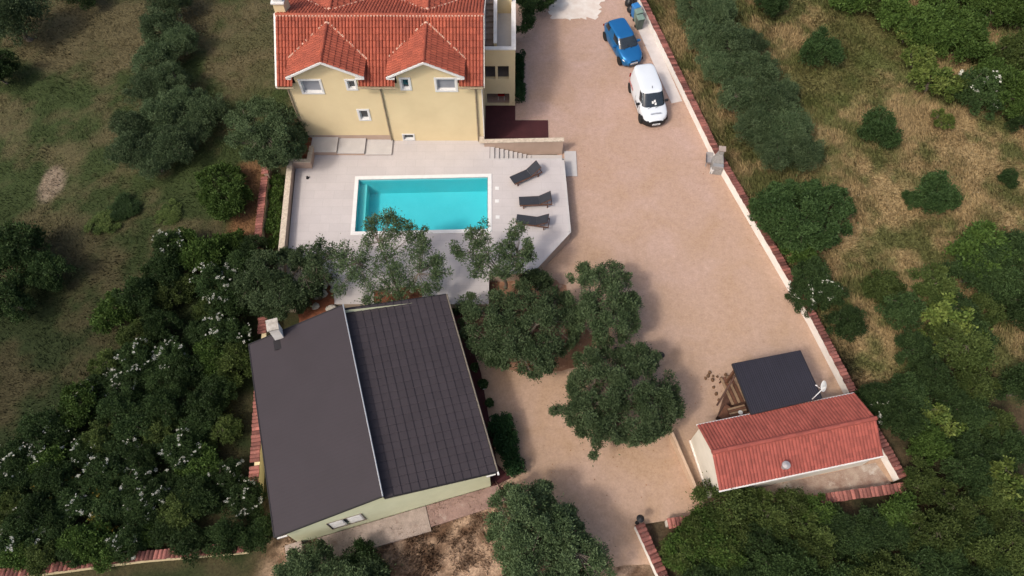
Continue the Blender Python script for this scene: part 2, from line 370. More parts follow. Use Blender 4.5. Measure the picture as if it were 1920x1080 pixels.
def npmesh(name, V, Fc, rnd=None):
    me = bpy.data.meshes.new(name); k = Fc.shape[1]
    me.vertices.add(len(V)); me.vertices.foreach_set('co', V.astype(np.float32).ravel())
    me.loops.add(Fc.size); me.loops.foreach_set('vertex_index', Fc.astype(np.int32).ravel())
    me.polygons.add(len(Fc)); me.polygons.foreach_set('loop_start', np.arange(0, Fc.size, k, dtype=np.int32))
    try: me.polygons.foreach_set('loop_total', np.full(len(Fc), k, dtype=np.int32))
    except Exception: pass
    me.update(calc_edges=True)
    if rnd is not None:
        a = me.attributes.new('rnd', 'FLOAT', 'FACE'); a.data.foreach_set('value', rnd.astype(np.float32))
    return me
ground()
def sheet(name, poly, z, m, thick=0):
    mb = MB()
    if thick: mb.prism(poly, z-thick, z)
    else:
        n = len(poly); a = sum(poly[i][0]*poly[(i+1)%n][1]-poly[(i+1)%n][0]*poly[i][1] for i in range(n))
        if a < 0: poly = list(poly)[::-1]
        mb.add([(p[0], p[1], z) for p in poly], [tuple(range(n))])
    return tag(mb.build(name, m), kind='structure')
random.seed(3)
def jag(poly, amp, step=.4, which=None):
    out = []
    for i, p in enumerate(poly):
        q = poly[(i+1) % len(poly)]; out.append(p)
        if which is None or i in which:
            d = math.dist(p, q); k = int(d/step)
            for j in range(1, k): t = j/k; out.append((p[0]+(q[0]-p[0])*t+random.uniform(-amp, amp), p[1]+(q[1]-p[1])*t+random.uniform(-amp, amp)))
    return out
yard_poly = [(-2.2,60), (-2.2,31.3), (2.9,30.5), (2.9,28.6), (3.1,23.5), (1.0,20.9), (-1.6,20.6), (-1.6,18.9), (-4.4,18.9), (-4.1,17), (-1.3,8.6), (.5,8.9), (1.6,8.3), (3.9,5.2), (5.0,4.95), (6.75,5.0), (6.3,6.9), (7.6,7.1), (19.2,9.0),
             (18.0,13.5), (16.7,17.8), (12.9,29.7), (9.5,43.7), (5.6,60)]
sheet('gravel_yard', jag(yard_poly, .10, .35, {11, 12, 13, 14}), 0.0, M['gravel'])
sheet('concrete_path', [(at(1171,0).x-2.4, at(1171,0).y+9.5), tuple(at(1171,0)[:2]), tuple(at(1259,194)[:2]), tuple(at(1279,190)[:2]), (9.45,43.7), (7.0,53.5)], .03, M['paleconc'], .03)
sheet('concrete_patch', jag([(2.75,42.5), (4.2,42.2), (6.3,42.6), (6.6,43.6), (6.9,49), (2.2,49)], .22, .22), .006, M['whiteconc'])
sheet('burgundy_patio', [(-1.9,34.05), (.22,34.05), (.22,32.77), (2.38,32.77), (2.36,30.0), (-1.9,30.0)], .035, M['burgundy'], .035)
sheet('burgundy_strip', [tuple(at(856,556)[:2]), tuple(at(902,700)[:2]), tuple(at(932,870)[:2]), tuple(at(958,897)[:2]), tuple(at(925,912)[:2]), (-2.0,9.2), (-4.6,18.2)], .03, M['burgundy'], .03)
# ------------------------------------------------------------------ grass
def blades(name, n, area, hgt, wid, lean, keep, seed, colf, label, zoff=0):
    rs = np.random.RandomState(seed); x0, x1, y0, y1 = area
    x = rs.uniform(x0, x1, n); y = rs.uniform(y0, y1, n); k = keep(x, y, rs); x = x[k]; y = y[k]; n = len(x)
    x = x+rs.normal(0, .05, n); y = y+rs.normal(0, .05, n)
    a = rs.uniform(0, 2*PI, n); h = hgt*rs.uniform(.5, 1.3, n)*(.6+.8*fbm(x, y, .8)); wv = wid*rs.uniform(.6, 1.4, n)
    # wind-laid direction varies slowly
    la = 6*fbm(x, y, .25, 3)+rs.normal(0, .6, n); ll = lean*h*rs.uniform(.4, 1.2, n)
    dx = np.cos(a)*wv; dy = np.sin(a)*wv; lx = np.cos(la)*ll; ly = np.sin(la)*ll; z0 = np.full(n, -.06+zoff)
    V = np.stack([np.stack([x-dx, y-dy, z0], 1), np.stack([x+dx, y+dy, z0], 1),
                  np.stack([x+lx*.45+dx*.7, y+ly*.45+dy*.7, z0+h*.65], 1), np.stack([x+lx, y+ly, z0+h], 1)], 1).reshape(-1, 3)
    i = np.arange(n)*4; Fc = np.stack([i, i+1, i+2, i+3], 1)
    me = npmesh(name, V, Fc); c = colf(x, y)*rs.uniform(.75, 1.30, n)[:, None]
    c = np.concatenate([c, np.ones((n, 1))], 1).astype(np.float32)
    at_ = me.attributes.new('Col', 'FLOAT_COLOR', 'FACE'); at_.data.foreach_set('color', c.ravel())
    me.materials.append(attrmat(name+'_blades', .8, 0.01, 5, .05)); o = bpy.data.objects.new(name, me); COL.objects.link(o)
    return tag(o, label, 'grass', kind='stuff')
blades('dry_grass', 300000, (9, 42, 14, 50), .29, .017, .75, lambda x, y, r: (x > wallx(y)+.12) & (x < 24+y*.37), 1, gcol, 'tall straw coloured grass in the field right of the tiled wall')
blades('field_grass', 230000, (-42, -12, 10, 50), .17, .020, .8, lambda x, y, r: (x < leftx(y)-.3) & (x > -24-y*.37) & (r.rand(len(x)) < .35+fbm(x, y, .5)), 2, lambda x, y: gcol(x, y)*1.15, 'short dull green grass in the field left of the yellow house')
blades('weeds', 80000, (-11, 7, 1.5, 9), .20, .02, .9, lambda x, y, r: (((x < -.6) & (y < 5.3+.277*(x+10.83)-.3)) | ((x < 5.2) & (y < 8.6-1.15*(x-.4)))) & (fbm(x, y, 1.3) > .42), 3, gcol, 'patchy dry weeds in front of the pale green wall')
# ------------------------------------------------------------------ building pieces
def tiled(mb, A, B, C, D, nU, nV, amp, step, samp=6, skip=None, flat=False, rspread=1):
    """tiled slope: A-B the top edge, D-C the bottom edge; ribs run down the slope, courses step up towards the eave"""
    A, B, C, D = map(Vector, (A, B, C, D)); nrm = (C-A).cross(B-A)
    if nrm.z < 0: nrm = -nrm
    nrm.normalize(); us = []
    for c in range(nU):
        for k in range(samp): us.append((c+k/samp, c))
    us.append((nU, nU-1)); W = len(us); vs = []; prof = []
    for (u, c) in us:
        t = u % 1.0 if u < nU else 0
        prof.append(amp*(abs(math.sin(PI*t))**.42) if not flat else (0 if t > .04 else -amp))
    for r in range(nV):
        for q in (0, 1):
            v = (r+q)/nV
            for (u, c), h in zip(us, prof):
                s = u/nU; p = (A*(1-s)+B*s)*(1-v)+(D*(1-s)+C*s)*v
                vs.append(p+nrm*(h+step*q))
    fs = []; rr = []
    rng = [[random.random() for _ in range(nU+1)] for _ in range(nV)]
    for r in range(nV):
        for q in (0, 1):
            if r == nV-1 and q == 1: break
            for i in range(W-1):
                a = (2*r+q)*W+i; b = a+W
                if skip:
                    cc = (Vector(vs[a])+Vector(vs[b+1]))/2
                    if skip(cc): continue
                fs.append((a, a+1, b+1, b)); rr.append(rng[r][us[i][1]])
    # closed lip at the eave
    o = len(mb.v); mb.v += [tuple(v) for v in vs]
    last = (2*nV-1)*W
    lo = len(vs); lip = [Vector(v)-nrm*(step+.03) for v in vs[last:last+W]]; mb.v += [tuple(v) for v in lip]
    for i in range(W-1):
        if skip and skip((Vector(vs[last+i])+lip[i+1])/2): continue
        fs.append((last+i, last+i+1, lo+i+1, lo+i)); rr.append(.5)
    for f, r_ in zip(fs, rr): mb.f.append(tuple(o+k for k in f)); mb.r.append(r_); mb.m.append(0)
def panel(mb, y, xs, zs, solid, holes, depth, thick=.02, T=None):
    """wall face in the plane y (facing -y) with real openings and reveals of the given depth"""
    xs = sorted(set(list(xs)+[h[0] for h in holes]+[h[1] for h in holes])); zs = sorted(set(list(zs)+[h[2] for h in holes]+[h[3] for h in holes]))
    inh = lambda x, z: any(h[0] < x < h[1] and h[2] < z < h[3] for h in holes)
    f = (lambda p: p) if T is None else T
    for i in range(len(xs)-1):
        for j in range(len(zs)-1):
            cx = (xs[i]+xs[i+1])/2; cz = (zs[j]+zs[j+1])/2
            if solid(cx, cz) and not inh(cx, cz):
                mb.add([f((xs[i], y, zs[j])), f((xs[i+1], y, zs[j])), f((xs[i+1], y, zs[j+1])), f((xs[i], y, zs[j+1]))], [(0,1,2,3)], .5)
    for (a, b, c, d) in holes:
        yb = y+depth
        mb.add([f(q) for q in [(a,y,c),(b,y,c),(b,y,d),(a,y,d),(a,yb,c),(b,yb,c),(b,yb,d),(a,yb,d)]], [(0,1,5,4),(1,2,6,5),(2,3,7,6),(3,0,4,7)], .5)
def frame_rect(mb, x0, x1, z0, z1, w_, y0, y1):
    mb.box(x0, x1, y0, y1, z0, z0+w_); mb.box(x0, x1, y0, y1, z1-w_, z1)
    mb.box(x0, x0+w_, y0, y1, z0+w_, z1-w_); mb.box(x1-w_, x1, y0, y1, z0+w_, z1-w_)
def window(parent, y, x0, x1, z0, z1, blind=0.0, sur=.13, label=None):
    """x0..z1 = outside of the white surround; returns the opening"""
    m = MB(); frame_rect(m, x0, x1, z0, z1, sur, y-.035, y+.02)
    ix0, ix1, iz0, iz1 = x0+sur, x1-sur, z0+sur, z1-sur
    o = m.build('window', M['trim'], parent, bevel=.008)
    f = MB(); frame_rect(f, ix0+.003, ix1-.003, iz0+.003, iz1-.003, .05, y+.12, y+.17)
    frame_rect(f, ix0+.002, ix1-.002, iz0+.002, iz1-.002, .014, y+.0, y+.119)
    f.build('frame', M['trim'], o)
    g = MB(); g.box(ix0+.04, ix1-.04, y+.14, y+.15, iz0+.04, iz1-.04); g.build('pane', M['blind'] if blind else M['darkglass'], o)
    if blind and blind < 1:
        pass
    return (ix0, ix1, iz0, iz1)
def ridge_caps(name, A, B, r, n, mat, parent, white=True):
    A = Vector(A); B = Vector(B); mb = MB(); d = (B-A)/n
    for i in range(n): mb.tube(A+d*i, A+d*(i+1.06), r*1.08, r*.92, 10)
    return mb.build(name, mat, parent)

# ------------------------------------------------------------------ the yellow house
def yellow_house():
    hx0, hx1, hy, hb, hz = -13.05, -1.78, 30.3, 39.2, 5.9
    t = thing('yellow_house', 'two storey pale yellow house with red tiled roof and two front dormers beside the pool', 'house', (-7.4, 33.3, .0))
    ez, ey, rz, ry = 5.98, 29.93, 8.16, 33.3; byy = 39.5; bz = 5.37; bh = 5.25
    dorm = [(-12.42, -8.82, -10.5, 2.17), (-6.60, -3.10, -4.87, 2.17)]       # wall x0, x1, centre, roof half width
    def solid(x, z):
        if hx0 < x < hx1 and z < hz: return True
        return any(a < x < b and z < 6.86 for a, b, c, h in dorm)
    wins = [(-12.25,-10.91,5.03,6.22,1), (-9.58,-8.90,5.33,6.22,0), (-6.46,-5.79,5.33,6.34,0), (-4.46,-3.12,5.21,6.34,1), (-9.34,-8.58,2.76,3.78,0), (-6.91,-6.12,.93,1.55,0,.08)]
    holes = [window(t, hy, *w_) for w_ in wins]
    wl = MB(); panel(wl, hy, [hx0, hx1]+[q for d in dorm for q in d[:2]], [.0, hz, 6.86], solid, holes, .2)
    for a, b, c, h in dorm:   # gable triangles and cheeks
        s = (7.86-6.80)/h; za = 6.80+s*(a-(c-h)); zb = 6.80+s*((c+h)-b); ty = hy
        wl.add([(a,ty,6.86),(b,ty,6.86),(b,ty,zb-.05),(c,ty,7.80),(a,ty,za-.05)], [(0,1,2,3,4)], .5)
        for x in (a, b): wl.add([(x,hy,hz),(x,hy+1.6,hz),(x,hy+1.6,za-.05),(x,hy,za-.05)], [(0,1,2,3)], .5)
    # side and back walls
    wl.add([(hx0,hy,0),(hx0,hb,0),(hx0,hb,bh),(hx0,ry,rz-.12),(hx0,hy,hz)], [(0,1,2,3,4)], .5)
    wl.add([(hx1,hy,0),(hx1,hb,0),(hx1,hb,bh),(hx1,ry,rz-.12),(hx1,hy,hz)], [(0,1,2,3,4)], .5)
    wl.add([(hx0,hb,0),(hx1,hb,0),(hx1,hb,bh),(hx0,hb,bh)], [(0,1,2,3)], .5)
    wl.build('wall', M['yellow'], t)
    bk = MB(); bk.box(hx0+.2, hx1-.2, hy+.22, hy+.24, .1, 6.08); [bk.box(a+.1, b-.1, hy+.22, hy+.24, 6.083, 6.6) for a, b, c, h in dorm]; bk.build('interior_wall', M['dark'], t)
    # roof
    rf = MB(); x0, x1 = -13.40, -1.62
    sk = lambda p: any(a-.08 < p.x < b+.08 for a, b, c, h in dorm) and p.y < hy+.30
    tiled(rf, (x0,ry,rz), (x1,ry,rz), (x1,ey,ez), (x0,ey,ez), 62, 11, .085, .050, 8, sk)
    tiled(rf, (x0,ry,rz), (x1,ry,rz), (x1,byy,bz), (x0,byy,bz), 62, 17, .085, .050, 8)
    for i in range(64): 
        x = x0+(i+.5)*(x1-x0)/64; rf.box(x-.05, x+.05, ry-.165, ry-.09, rz-.055+random.uniform(-.01,.01), rz+.055, m=1)
    roof = rf.build('roof', [M['tile'], M['mortar']], t)
    ridge_caps('ridge_cap', (x0,ry,rz+.0), (x1,ry,rz+.0), .11, 34, M['tile'], roof)
    for sgn in (-1, 1):
        for a, b, c, h in dorm:
            d = MB(); zr, ze = (7.90, 6.80) if sgn < 0 else (7.85, 6.75); yf = ry-sgn*(-1)*0; fy = 29.88 if sgn < 0 else 39.4; by = ry-.10 if sgn < 0 else ry+.10
            by = ry-.12 if sgn < 0 else ry+.5
            tiled(d, (c,fy,zr), (c,by,zr), (c-h,by,ze), (c-h,fy,ze), 17, 7, .065, .040, 8)
            tiled(d, (c,by,zr), (c,fy,zr), (c+h,fy,ze), (c+h,by,ze), 17, 7, .065, .040, 8)
            for sx in (-1, 1):
                for k in range(30):
                    if random.random() < (.40 if sx < 0 else .12): continue
                    u = (k+.5)/30; xx = c+sx*h*u; zz = zr-(zr-ze)*u; yy = ey+(zz-ez)/((rz-ez)/(ry-ey)); yy = yy if sgn < 0 else ry+(rz-zz)/((rz-bz)/(byy-ry))
                    q = random.uniform(.025,.05); d.box(xx-q+sx*.10, xx+q+sx*.10, yy-.07, yy+.03, zz+.03, zz+.11, m=1)
            do = d.build('dormer_roof', [M['tile'], M['mortar']], t)
            yb = 32.86 if sgn < 0 else 34.05
            ridge_caps('ridge_cap', (c,fy,zr+.02), (c,yb,zr+.02), .11, 9, M['tile'], do)
            mm = MB(); mm.lathe([(.0,-.06),(.10,-.05),(.14,.02),(.10,.09),(.02,.13)], (c,yb,zr+.02), 10); mm.build('ridge_end', M['mortar'], do)
            if sgn < 0:
                vb = MB()
                for sx in (-1, 1):
                    L0 = Vector((c, fy-.05, zr+.0)); L1 = Vector((c+sx*(h+.03), fy-.05, ze-.05))
                    for (p, q) in ((L0, L1),):
                        dd = q-p; vs = [p, q, q-Vector((0,0,.12)), p-Vector((0,0,.13))]
                        vs = vs+[Vector((a_.x, a_.y+.10, a_.z)) for a_ in vs]
                        vb.add(vs, [(0,1,2,3),(7,6,5,4),(0,4,5,1),(1,5,6,2),(2,6,7,3),(3,7,4,0)])
                    # boxed eave return
                    e = c+sx*(h-.02); i_ = (a if sx < 0 else b)
                    vb.box(min(e,i_), max(e,i_), fy-.045, hy, ze-.19, ze-.13)
                vb.build('verge_board', M['trim'], do)
    # gable trim strips along both ends of the roof, thin white
    for x, s in ((-13.49, -1), (-1.60, 1)):
        g = MB(); w_ = .10 if s < 0 else .03
        for (ya, za, yb, zb) in ((ey, ez, ry, rz), (ry, rz, byy, bz)):
            vs = [(x,ya,za-.12),(x+w_,ya,za-.12),(x+w_,ya,za+.07),(x,ya,za+.07),(x,yb,zb-.12),(x+w_,yb,zb-.12),(x+w_,yb,zb+.07),(x,yb,zb+.07)]
            g.add(vs, [(0,1,2,3),(4,7,6,5),(0,4,5,1),(1,5,6,2),(2,6,7,3),(3,7,4,0)])
        g.build('gable_trim', M['wallwhite'], t)
    ch = MB(); ch.box(-13.45,-12.85,33.5,34.5,7.6,8.75); c_ = ch.build('chimney', M['yellow'], t)
    ch = MB(); ch.box(-13.52,-12.78,33.42,34.58,8.75,8.83); ch.box(-13.40,-12.90,33.6,33.72,8.83,9.0); ch.box(-13.40,-12.90,34.2,34.32,8.83,9.0); ch.box(-13.46,-12.84,33.5,34.42,9.0,9.06); ch.build('chimney_cap', M['trim'], c_)
    # gutters and downpipes
    segs = [(-13.38,-12.44), (-8.80,-6.62), (-3.08,-1.66)]
    for a, b in segs:
        g = MB(); g.tube((a,ey-.05,ez-.06), (b,ey-.05,ez-.06), .055, n=8); g.build('gutter', M['pipe'], t)
    for x, zb in ((-12.98, .9), (-7.62, .92), (-2.12, .92)):
        g = MB(); g.tube((x,ey-.05,ez-.08), (x,hy-.06,ez-.35), .05); g.tube((x,hy-.06,ez-.35), (x,hy-.06,zb), .05)
        for z in (1.6, 3.0, 4.4): g.tube((x,hy-.06,z), (x,hy-.06,z+.05), .062)
        g.build('downpipe', M['pipe'], t)
    # plinth left of the middle downpipe
    p = MB(); p.box(-13.05,-7.66,hy-.012,hy+.0,.9,1.42); p.build('plinth', M['beige_wall'], t)
    # ---- side wing with terrace and stair
    ay, ax1, ab, tz = 34.08, .20, 40.5, 4.0
    wg = MB(); h2 = [(-1.70,-.20,2.42,3.52), (-1.66,-.17,.04,1.12)]
    panel(wg, ay, [hx1+.0, ax1], [0, 4.85], lambda x, z: True, h2, .22)
    wg.box(ax1-.2, ax1, ay+.003, ab, 0, 4.85); wg.box(hx1, ax1-.2, ab-.2, ab, 0, 4.85)
    wg.box(hx1+.002, ax1-.2, ay+.003, ay+.2, 3.54, 4.85)
    wg.box(hx1+.002, ax1-.203, 38.3, 38.5, 4.0, 5.55)
    wing = wg.build('side_wing', M['yellow'], t)
    po = MB(); po.box(-1.06,-.90,ay+.02,ay+.2,2.42,3.52); po.build('opening_post', M['yellow'], wing)
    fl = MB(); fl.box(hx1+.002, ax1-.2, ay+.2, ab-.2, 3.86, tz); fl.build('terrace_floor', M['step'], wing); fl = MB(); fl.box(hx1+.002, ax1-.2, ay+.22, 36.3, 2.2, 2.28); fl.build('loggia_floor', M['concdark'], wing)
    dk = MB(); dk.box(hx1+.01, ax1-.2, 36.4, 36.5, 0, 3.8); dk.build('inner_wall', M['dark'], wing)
    cp = MB(); cp.box(ax1-.24, ax1+.04, ay-.04, ab, 4.85, 4.91); cp.box(hx1+.01, ax1-.24, ay-.04, ay+.24, 4.85, 4.91); cp.box(hx1-.0, ax1-.24, 38.26, 38.54, 5.55, 5.61); cp.build('parapet_cap', M['wallwhite'], wing)
    sr = MB(); ns = 9
    for i in range(ns): sr.box(hx1+.003, -1.12, 34.75+i*.36, 34.75+(i+1)*.36, tz+.001, tz+.15*(i+1))
    sr.build('terrace_stair', M['concrete'], wing)
    rl = MB()
    vs = [(-1.12,34.6,tz),(-.94,34.6,tz),(-.94,38.0,tz),(-1.12,38.0,tz),(-1.12,34.6,tz+.9),(-.94,34.6,tz+.9),(-.94,38.0,tz+2.1),(-1.12,38.0,tz+2.1)]
    rl.add(vs, [(0,3,2,1),(4,5,6,7),(0,1,5,4),(1,2,6,5),(2,3,7,6),(3,0,4,7)]); rl.build('stair_wall', M['yellow'], wing)
    rc = MB(); vs = [(-1.14,34.57,tz+.9),(-.92,34.57,tz+.9),(-.92,38.0,tz+2.1),(-1.14,38.0,tz+2.1)]; vs = vs+[(x,y,z+.05) for x,y,z in vs]
    rc.add(vs, [(0,3,2,1),(4,5,6,7),(0,1,5,4),(1,2,6,5),(2,3,7,6),(3,0,4,7)]); rc.build('stair_wall_cap', M['wallwhite'], wing)
    hr = MB()
    for i in range(5): hr.tube((-1.66,34.9+i*.7,tz+.15*(1+i*2)), (-1.66,34.9+i*.7,tz+.8+.29*i), .012, n=5)
    hr.tube((-1.66,34.9,tz+.8), (-1.66,37.7,tz+.8+.29*4), .018, n=6); hr.build('handrail', M['trim'], wing)
    # corner strip between house and wing
    cs = MB(); cs.box(hx1+.001, hx1+.05, hy-.002, hy+.12, .0, 5.85); cs.build('corner_strip', M['wallwhite'], t)
yellow_house()
# what stands in the lower opening
t = thing('garden_chair', 'red seated garden chair in the lower opening of the house wing', 'chair', (-.72, 34.75, .04))
m = MB(); m.box(-.95,-.49,34.5,34.95,.42,.52); m.build('seat', M['redlamp'], t, bevel=.02)
m = MB(); m.box(-.95,-.49,34.93,35.0,.52,.95); m.build('backrest', M['redlamp'], t, bevel=.02)
for x in (-.92,-.52):
    for y in (34.53, 34.92): m = MB(); m.tube((x,y,.04),(x,y,.42),.02); m.build('leg', M['trim'], t)

# ------------------------------------------------------------------ pool and deck
DZ = .9
pTL, pTR, pBR, pBL = (-9.65,27.46), (-1.25,27.66), (-1.19,23.35), (-9.48,23.16)
def inset(q, d):
    c = Vector((sum(p[0] for p in q)/4, sum(p[1] for p in q)/4)); out = []
    for p in q: v = Vector(p)-c; out.append((p[0]-math.copysign(d, v.x), p[1]-math.copysign(d, v.y)))
    return out
PQ = [pTL, pTR, pBR, pBL]
d = MB(); TL = (-13.55,30.3); BL = (-12.75,18.6)
faces = [[TL, (-1.4,30.3), (-1.4,28.84), (3.23,28.84), pTR, pTL], [(3.23,28.84), (3.45,23.39), (1.22,20.67), (-1.3,20.5), pBR, pTR],
         [pBL, pBR, (-1.3,20.5), (-1.3,18.6), BL], [TL, pTL, pBL, BL]]
for f in faces:
    a = sum(f[i][0]*f[(i+1)%len(f)][1]-f[(i+1)%len(f)][0]*f[i][1] for i in range(len(f)))
    f = f if a > 0 else f[::-1]
    d.add([(p[0],p[1],DZ) for p in f], [tuple(range(len(f)))], .5)
tag(d.build('pool_deck', M['deck']), kind='structure')
d = MB(); lp = [(-1.4,30.3), (-1.4,28.84), (3.23,28.84), (3.45,23.39), (1.22,20.67), (-1.3,20.5), (-1.3,18.6), BL]
for a, b in zip(lp, lp[1:]): d.add([(*a,-.1),(*b,-.1),(*b,DZ),(*a,DZ)], [(0,1,2,3)], .5)
tag(d.build('deck_edge', M['deckside']), kind='structure')
j = MB()     # tile joints as shallow dark lines would vanish here; a thin stone nosing runs along the free edges
for a, b in zip(lp[1:6], lp[2:6]):
    A = Vector(a); B = Vector(b); n = (B-A).normalized(); q = Vector((n.y,-n.x))
    if (Vector((-4,25))-A).dot(q) > 0: q = -q
    p = [A+q*.025-n*0, B+q*.025, B-q*.10, A-q*.10]; j.prism([tuple(x) for x in p], DZ-.03, DZ+.006)
tag(j.build('deck_nosing', M['step']), kind='structure')
pool = thing('swimming_pool', 'rectangular turquoise swimming pool with white rim in the pale deck', 'swimming pool', (-5.4, 25.4, DZ))
ib = inset(PQ, .24); m = MB()
for i in range(4):
    a, b, c_, d_ = PQ[i], PQ[(i+1)%4], ib[(i+1)%4], ib[i]; m.prism([a,b,c_,d_], DZ-.05, DZ+.035)
m.build('rim', M['trim'], pool, bevel=.008)
iw = inset(PQ, .26); m = MB()
for i in range(4):
    a, b = iw[i], iw[(i+1)%4]; m.add([(*a,-.55),(*b,-.55),(*b,DZ-.04),(*a,DZ-.04)], [(0,1,2,3)], .5)
m.add([(*p,-.55) for p in iw], [(3,2,1,0)], .5); m.build('basin', M['pooltile'], pool)
m = MB(); m.prism([(iw[0][0]+.003,iw[0][1]-.003),(iw[0][0]+.42,iw[0][1]-.003),(iw[3][0]+.42,iw[3][1]+.003),(iw[3][0]+.003,iw[3][1]+.003)], -.549, .42); m.build('step', M['poolstep'], pool)
m = MB(); m.prism([(p[0]*.9995-.003,p[1]) for p in iw], DZ-.20, DZ-.16, bottom=False); m.v = m.v; m.f = m.f[:1]; m.r = m.r[:1]; m.m = m.m[:1]; m.build('water', M['water'], pool)
m = MB(); m.tube((iw[1][0]-2.6,iw[1][1]-.01,.45),(iw[1][0]-2.6,iw[1][1]-.05,.45),.09,n=14); m.build('pool_light', M['trim'], pool)
for k, (px, py) in enumerate([(932,353),(932,377),(933,407)]):
    p = at(px, py, DZ); m = MB(); s = .12
    m.box(p.x-s,p.x+s,p.y-s,p.y+s,DZ,DZ+.012); m.box(p.x-s+.025,p.x+s-.025,p.y-s+.025,p.y+s-.025,DZ+.012,DZ+.018)
    tag(m.build('skimmer_lid', M['trim'], bevel=.004), ['small white square lid right of the pool, nearest the house','small white square lid right of the pool, middle of three','small white square lid right of the pool, farthest from the house'][k], 'lid', 'white lids in the pool deck')
p = at(577,334,DZ); m = MB(); m.lathe([(.10,0),(.10,.02),(.07,.03),(.07,.14),(.0,.15)], p, 12); tag(m.build('deck_spotlight', M['blackplastic']), 'small black spotlight on the deck near the corner planter', 'spotlight')
# three wide step slabs
for k, (xa, xb, h) in enumerate([(-12.62,-10.95,.36), (-10.93,-9.23,.24), (-9.21,-7.55,.12)]):
    m = MB(); m.box(xa, xb, 29.12, 30.285, DZ, DZ+h-.04, m=1); m.box(xa-.0, xb+.02, 29.08, 30.285, DZ+h-.037, DZ+h)
    tag(m.build('step_slab', [M['step'], M['beige_wall']], bevel=.006), ['highest grey step slab against the yellow wall by the planter','middle grey step slab against the yellow wall','lowest grey step slab left of the downpipe'][k], 'step slab', 'step slabs along the yellow wall')
# retaining wall and planter on the left of the deck
t = thing('retaining_wall', 'taupe retaining wall with stone cap along the left edge of the pool deck', 'wall', (-13.3, 25, 0))
WL = [(-12.62,18.6), (-13.02,21.9), (-13.72,28.10), (-12.42,28.20), (-12.40,29.15)]
def wallrun(mb, pts, th, z0, z1):
    for a, b in zip(pts, pts[1:]):
        A = Vector(a); B = Vector(b); n = (B-A).normalized(); q = Vector((-n.y, n.x))*th
        mb.prism([tuple(A), tuple(B), tuple(B+q), tuple(A+q)], z0, z1)
m = MB(); m.prism([(-12.62,18.6),(-13.02,21.9),(-13.46,28.08),(-13.72,28.08),(-13.30,21.9),(-12.90,18.6)], 0, 1.5); m.prism([(-13.72,28.083),(-12.36,28.083),(-12.36,28.28),(-13.72,28.28)], 0, 1.5); m.prism([(-12.36,28.283),(-12.33,29.3),(-12.53,29.3),(-12.56,28.283)], 0, 1.5)
m.build('wall', M['beige_wall'], t)
m = MB(); m.prism([(-12.59,18.6),(-12.99,21.9),(-13.43,28.05),(-13.75,28.05),(-13.33,21.9),(-12.93,18.6)], 1.503, 1.56); m.prism([(-13.75,28.053),(-12.33,28.053),(-12.33,28.31),(-13.75,28.31)], 1.503, 1.56); m.prism([(-12.33,28.313),(-12.30,29.33),(-12.56,29.33),(-12.59,28.313)], 1.503, 1.56)
m.build('cap', M['capstone'], t)
m = MB(); m.prism([(-13.7,28.31),(-12.6,28.31),(-12.57,30.2),(-14.2,30.2)], .5, 1.3); m.build('soil', M['redsoil'], t)
# right retaining wall, stairs, landing
t = thing('retaining_wall', 'taupe wall with pale cap between the burgundy patio and the deck stairs', 'wall', (.6, 29.9, 0))
m = MB(); m.prism([(-1.74,29.80),(3.22,29.93),(3.22,30.13),(-1.74,30.0)], 0, 1.28); m.build('wall', M['beige_wall'], t)
m = MB(); m.prism([(-2.05,29.74),(3.26,29.88),(3.26,30.18),(-1.76,30.04),(-1.76,30.28),(-2.05,30.28)], 1.283, 1.34); m.build('cap', M['capstone'], t)
m = MB()
for i in range(9):
    z = DZ-.1*i-.0; xa = -1.4+i*.29; m.box(xa, xa+.03, 28.86, 29.79, z-.12, z, m=1); m.box(xa+.03, xa+.29, 28.86, 29.79, -.05, z-.0 if i == 0 else z, m=0)
m.box(1.21, 3.2, 28.86, 29.85, -.05, .03)
tag(m.build('deck_stairs', [M['step'], M['dark']]), 'grey stone stairs going down beside the taupe wall at the deck corner', 'stairs')
m = MB(); m.box(3.36, 4.12, 28.15, 30.15, 0, .06); tag(m.build('landing_slab', M['step'], bevel=.01), 'grey square slab on the gravel right of the deck stairs', 'slab')

# ------------------------------------------------------------------ tile capped boundary walls
def tile_wall(name, label, pts, h, mat, side=1, cw=.42, th=.26, tilt=.05, gaps=(), inmat=None):
    """pts run along the inner (yard) face; the wall grows towards `side` of the line"""
    t = thing(name, label, 'wall', (pts[0][0], pts[0][1], 0)); m = MB(); c = MB()
    for a, b in zip(pts, pts[1:]):
        A = Vector(a); B = Vector(b); n = (B-A).normalized(); q = Vector((-n.y, n.x))*side
        m.prism([tuple(A-n*.0), tuple(B), tuple(B+q*th), tuple(A+q*th)], -.1, h)
        L_ = (B-A).length; k = max(1, int(L_/.20))
        for i in range(k):
            s = (i+.5)*L_/k
            if any(g[0] < (A+n*s).y < g[1] for g in gaps): continue
            o = A+n*(s+random.uniform(-.01,.01)); r = .108*L_/k/.20; vs = []; r_ = random.random(); tl = random.uniform(-.012,.012)
            e0 = -.02+random.uniform(-.015,.015); e1 = cw-.07+random.uniform(-.015,.02)
            for e, rr, dz in ((e0, r*1.05, tilt), (e1, r*.92, -tilt*.4)):
                for j_ in range(6):
                    a_ = PI*j_/5; p = o+q*e+n*(rr*math.cos(a_)); vs.append((p.x, p.y, h-.015+dz+tl+rr*.85*math.sin(a_)))
            c.add(vs, [(j_, j_+1, j_+7, j_+6) for j_ in range(5)]+[(5,4,3,2,1,0),(6,7,8,9,10,11)], r_)
            # mortar bed under the tile joint
            if i % 2 == 0: pass
    m.build('wall', mat, t); c.build('tile_coping', M['coping'], t)
    return t
RW = [(wallx(y)-.42, y) for y in (48, 43.75, 36, 29.71, 23.5, 17.79, 13.62, 9.0)]
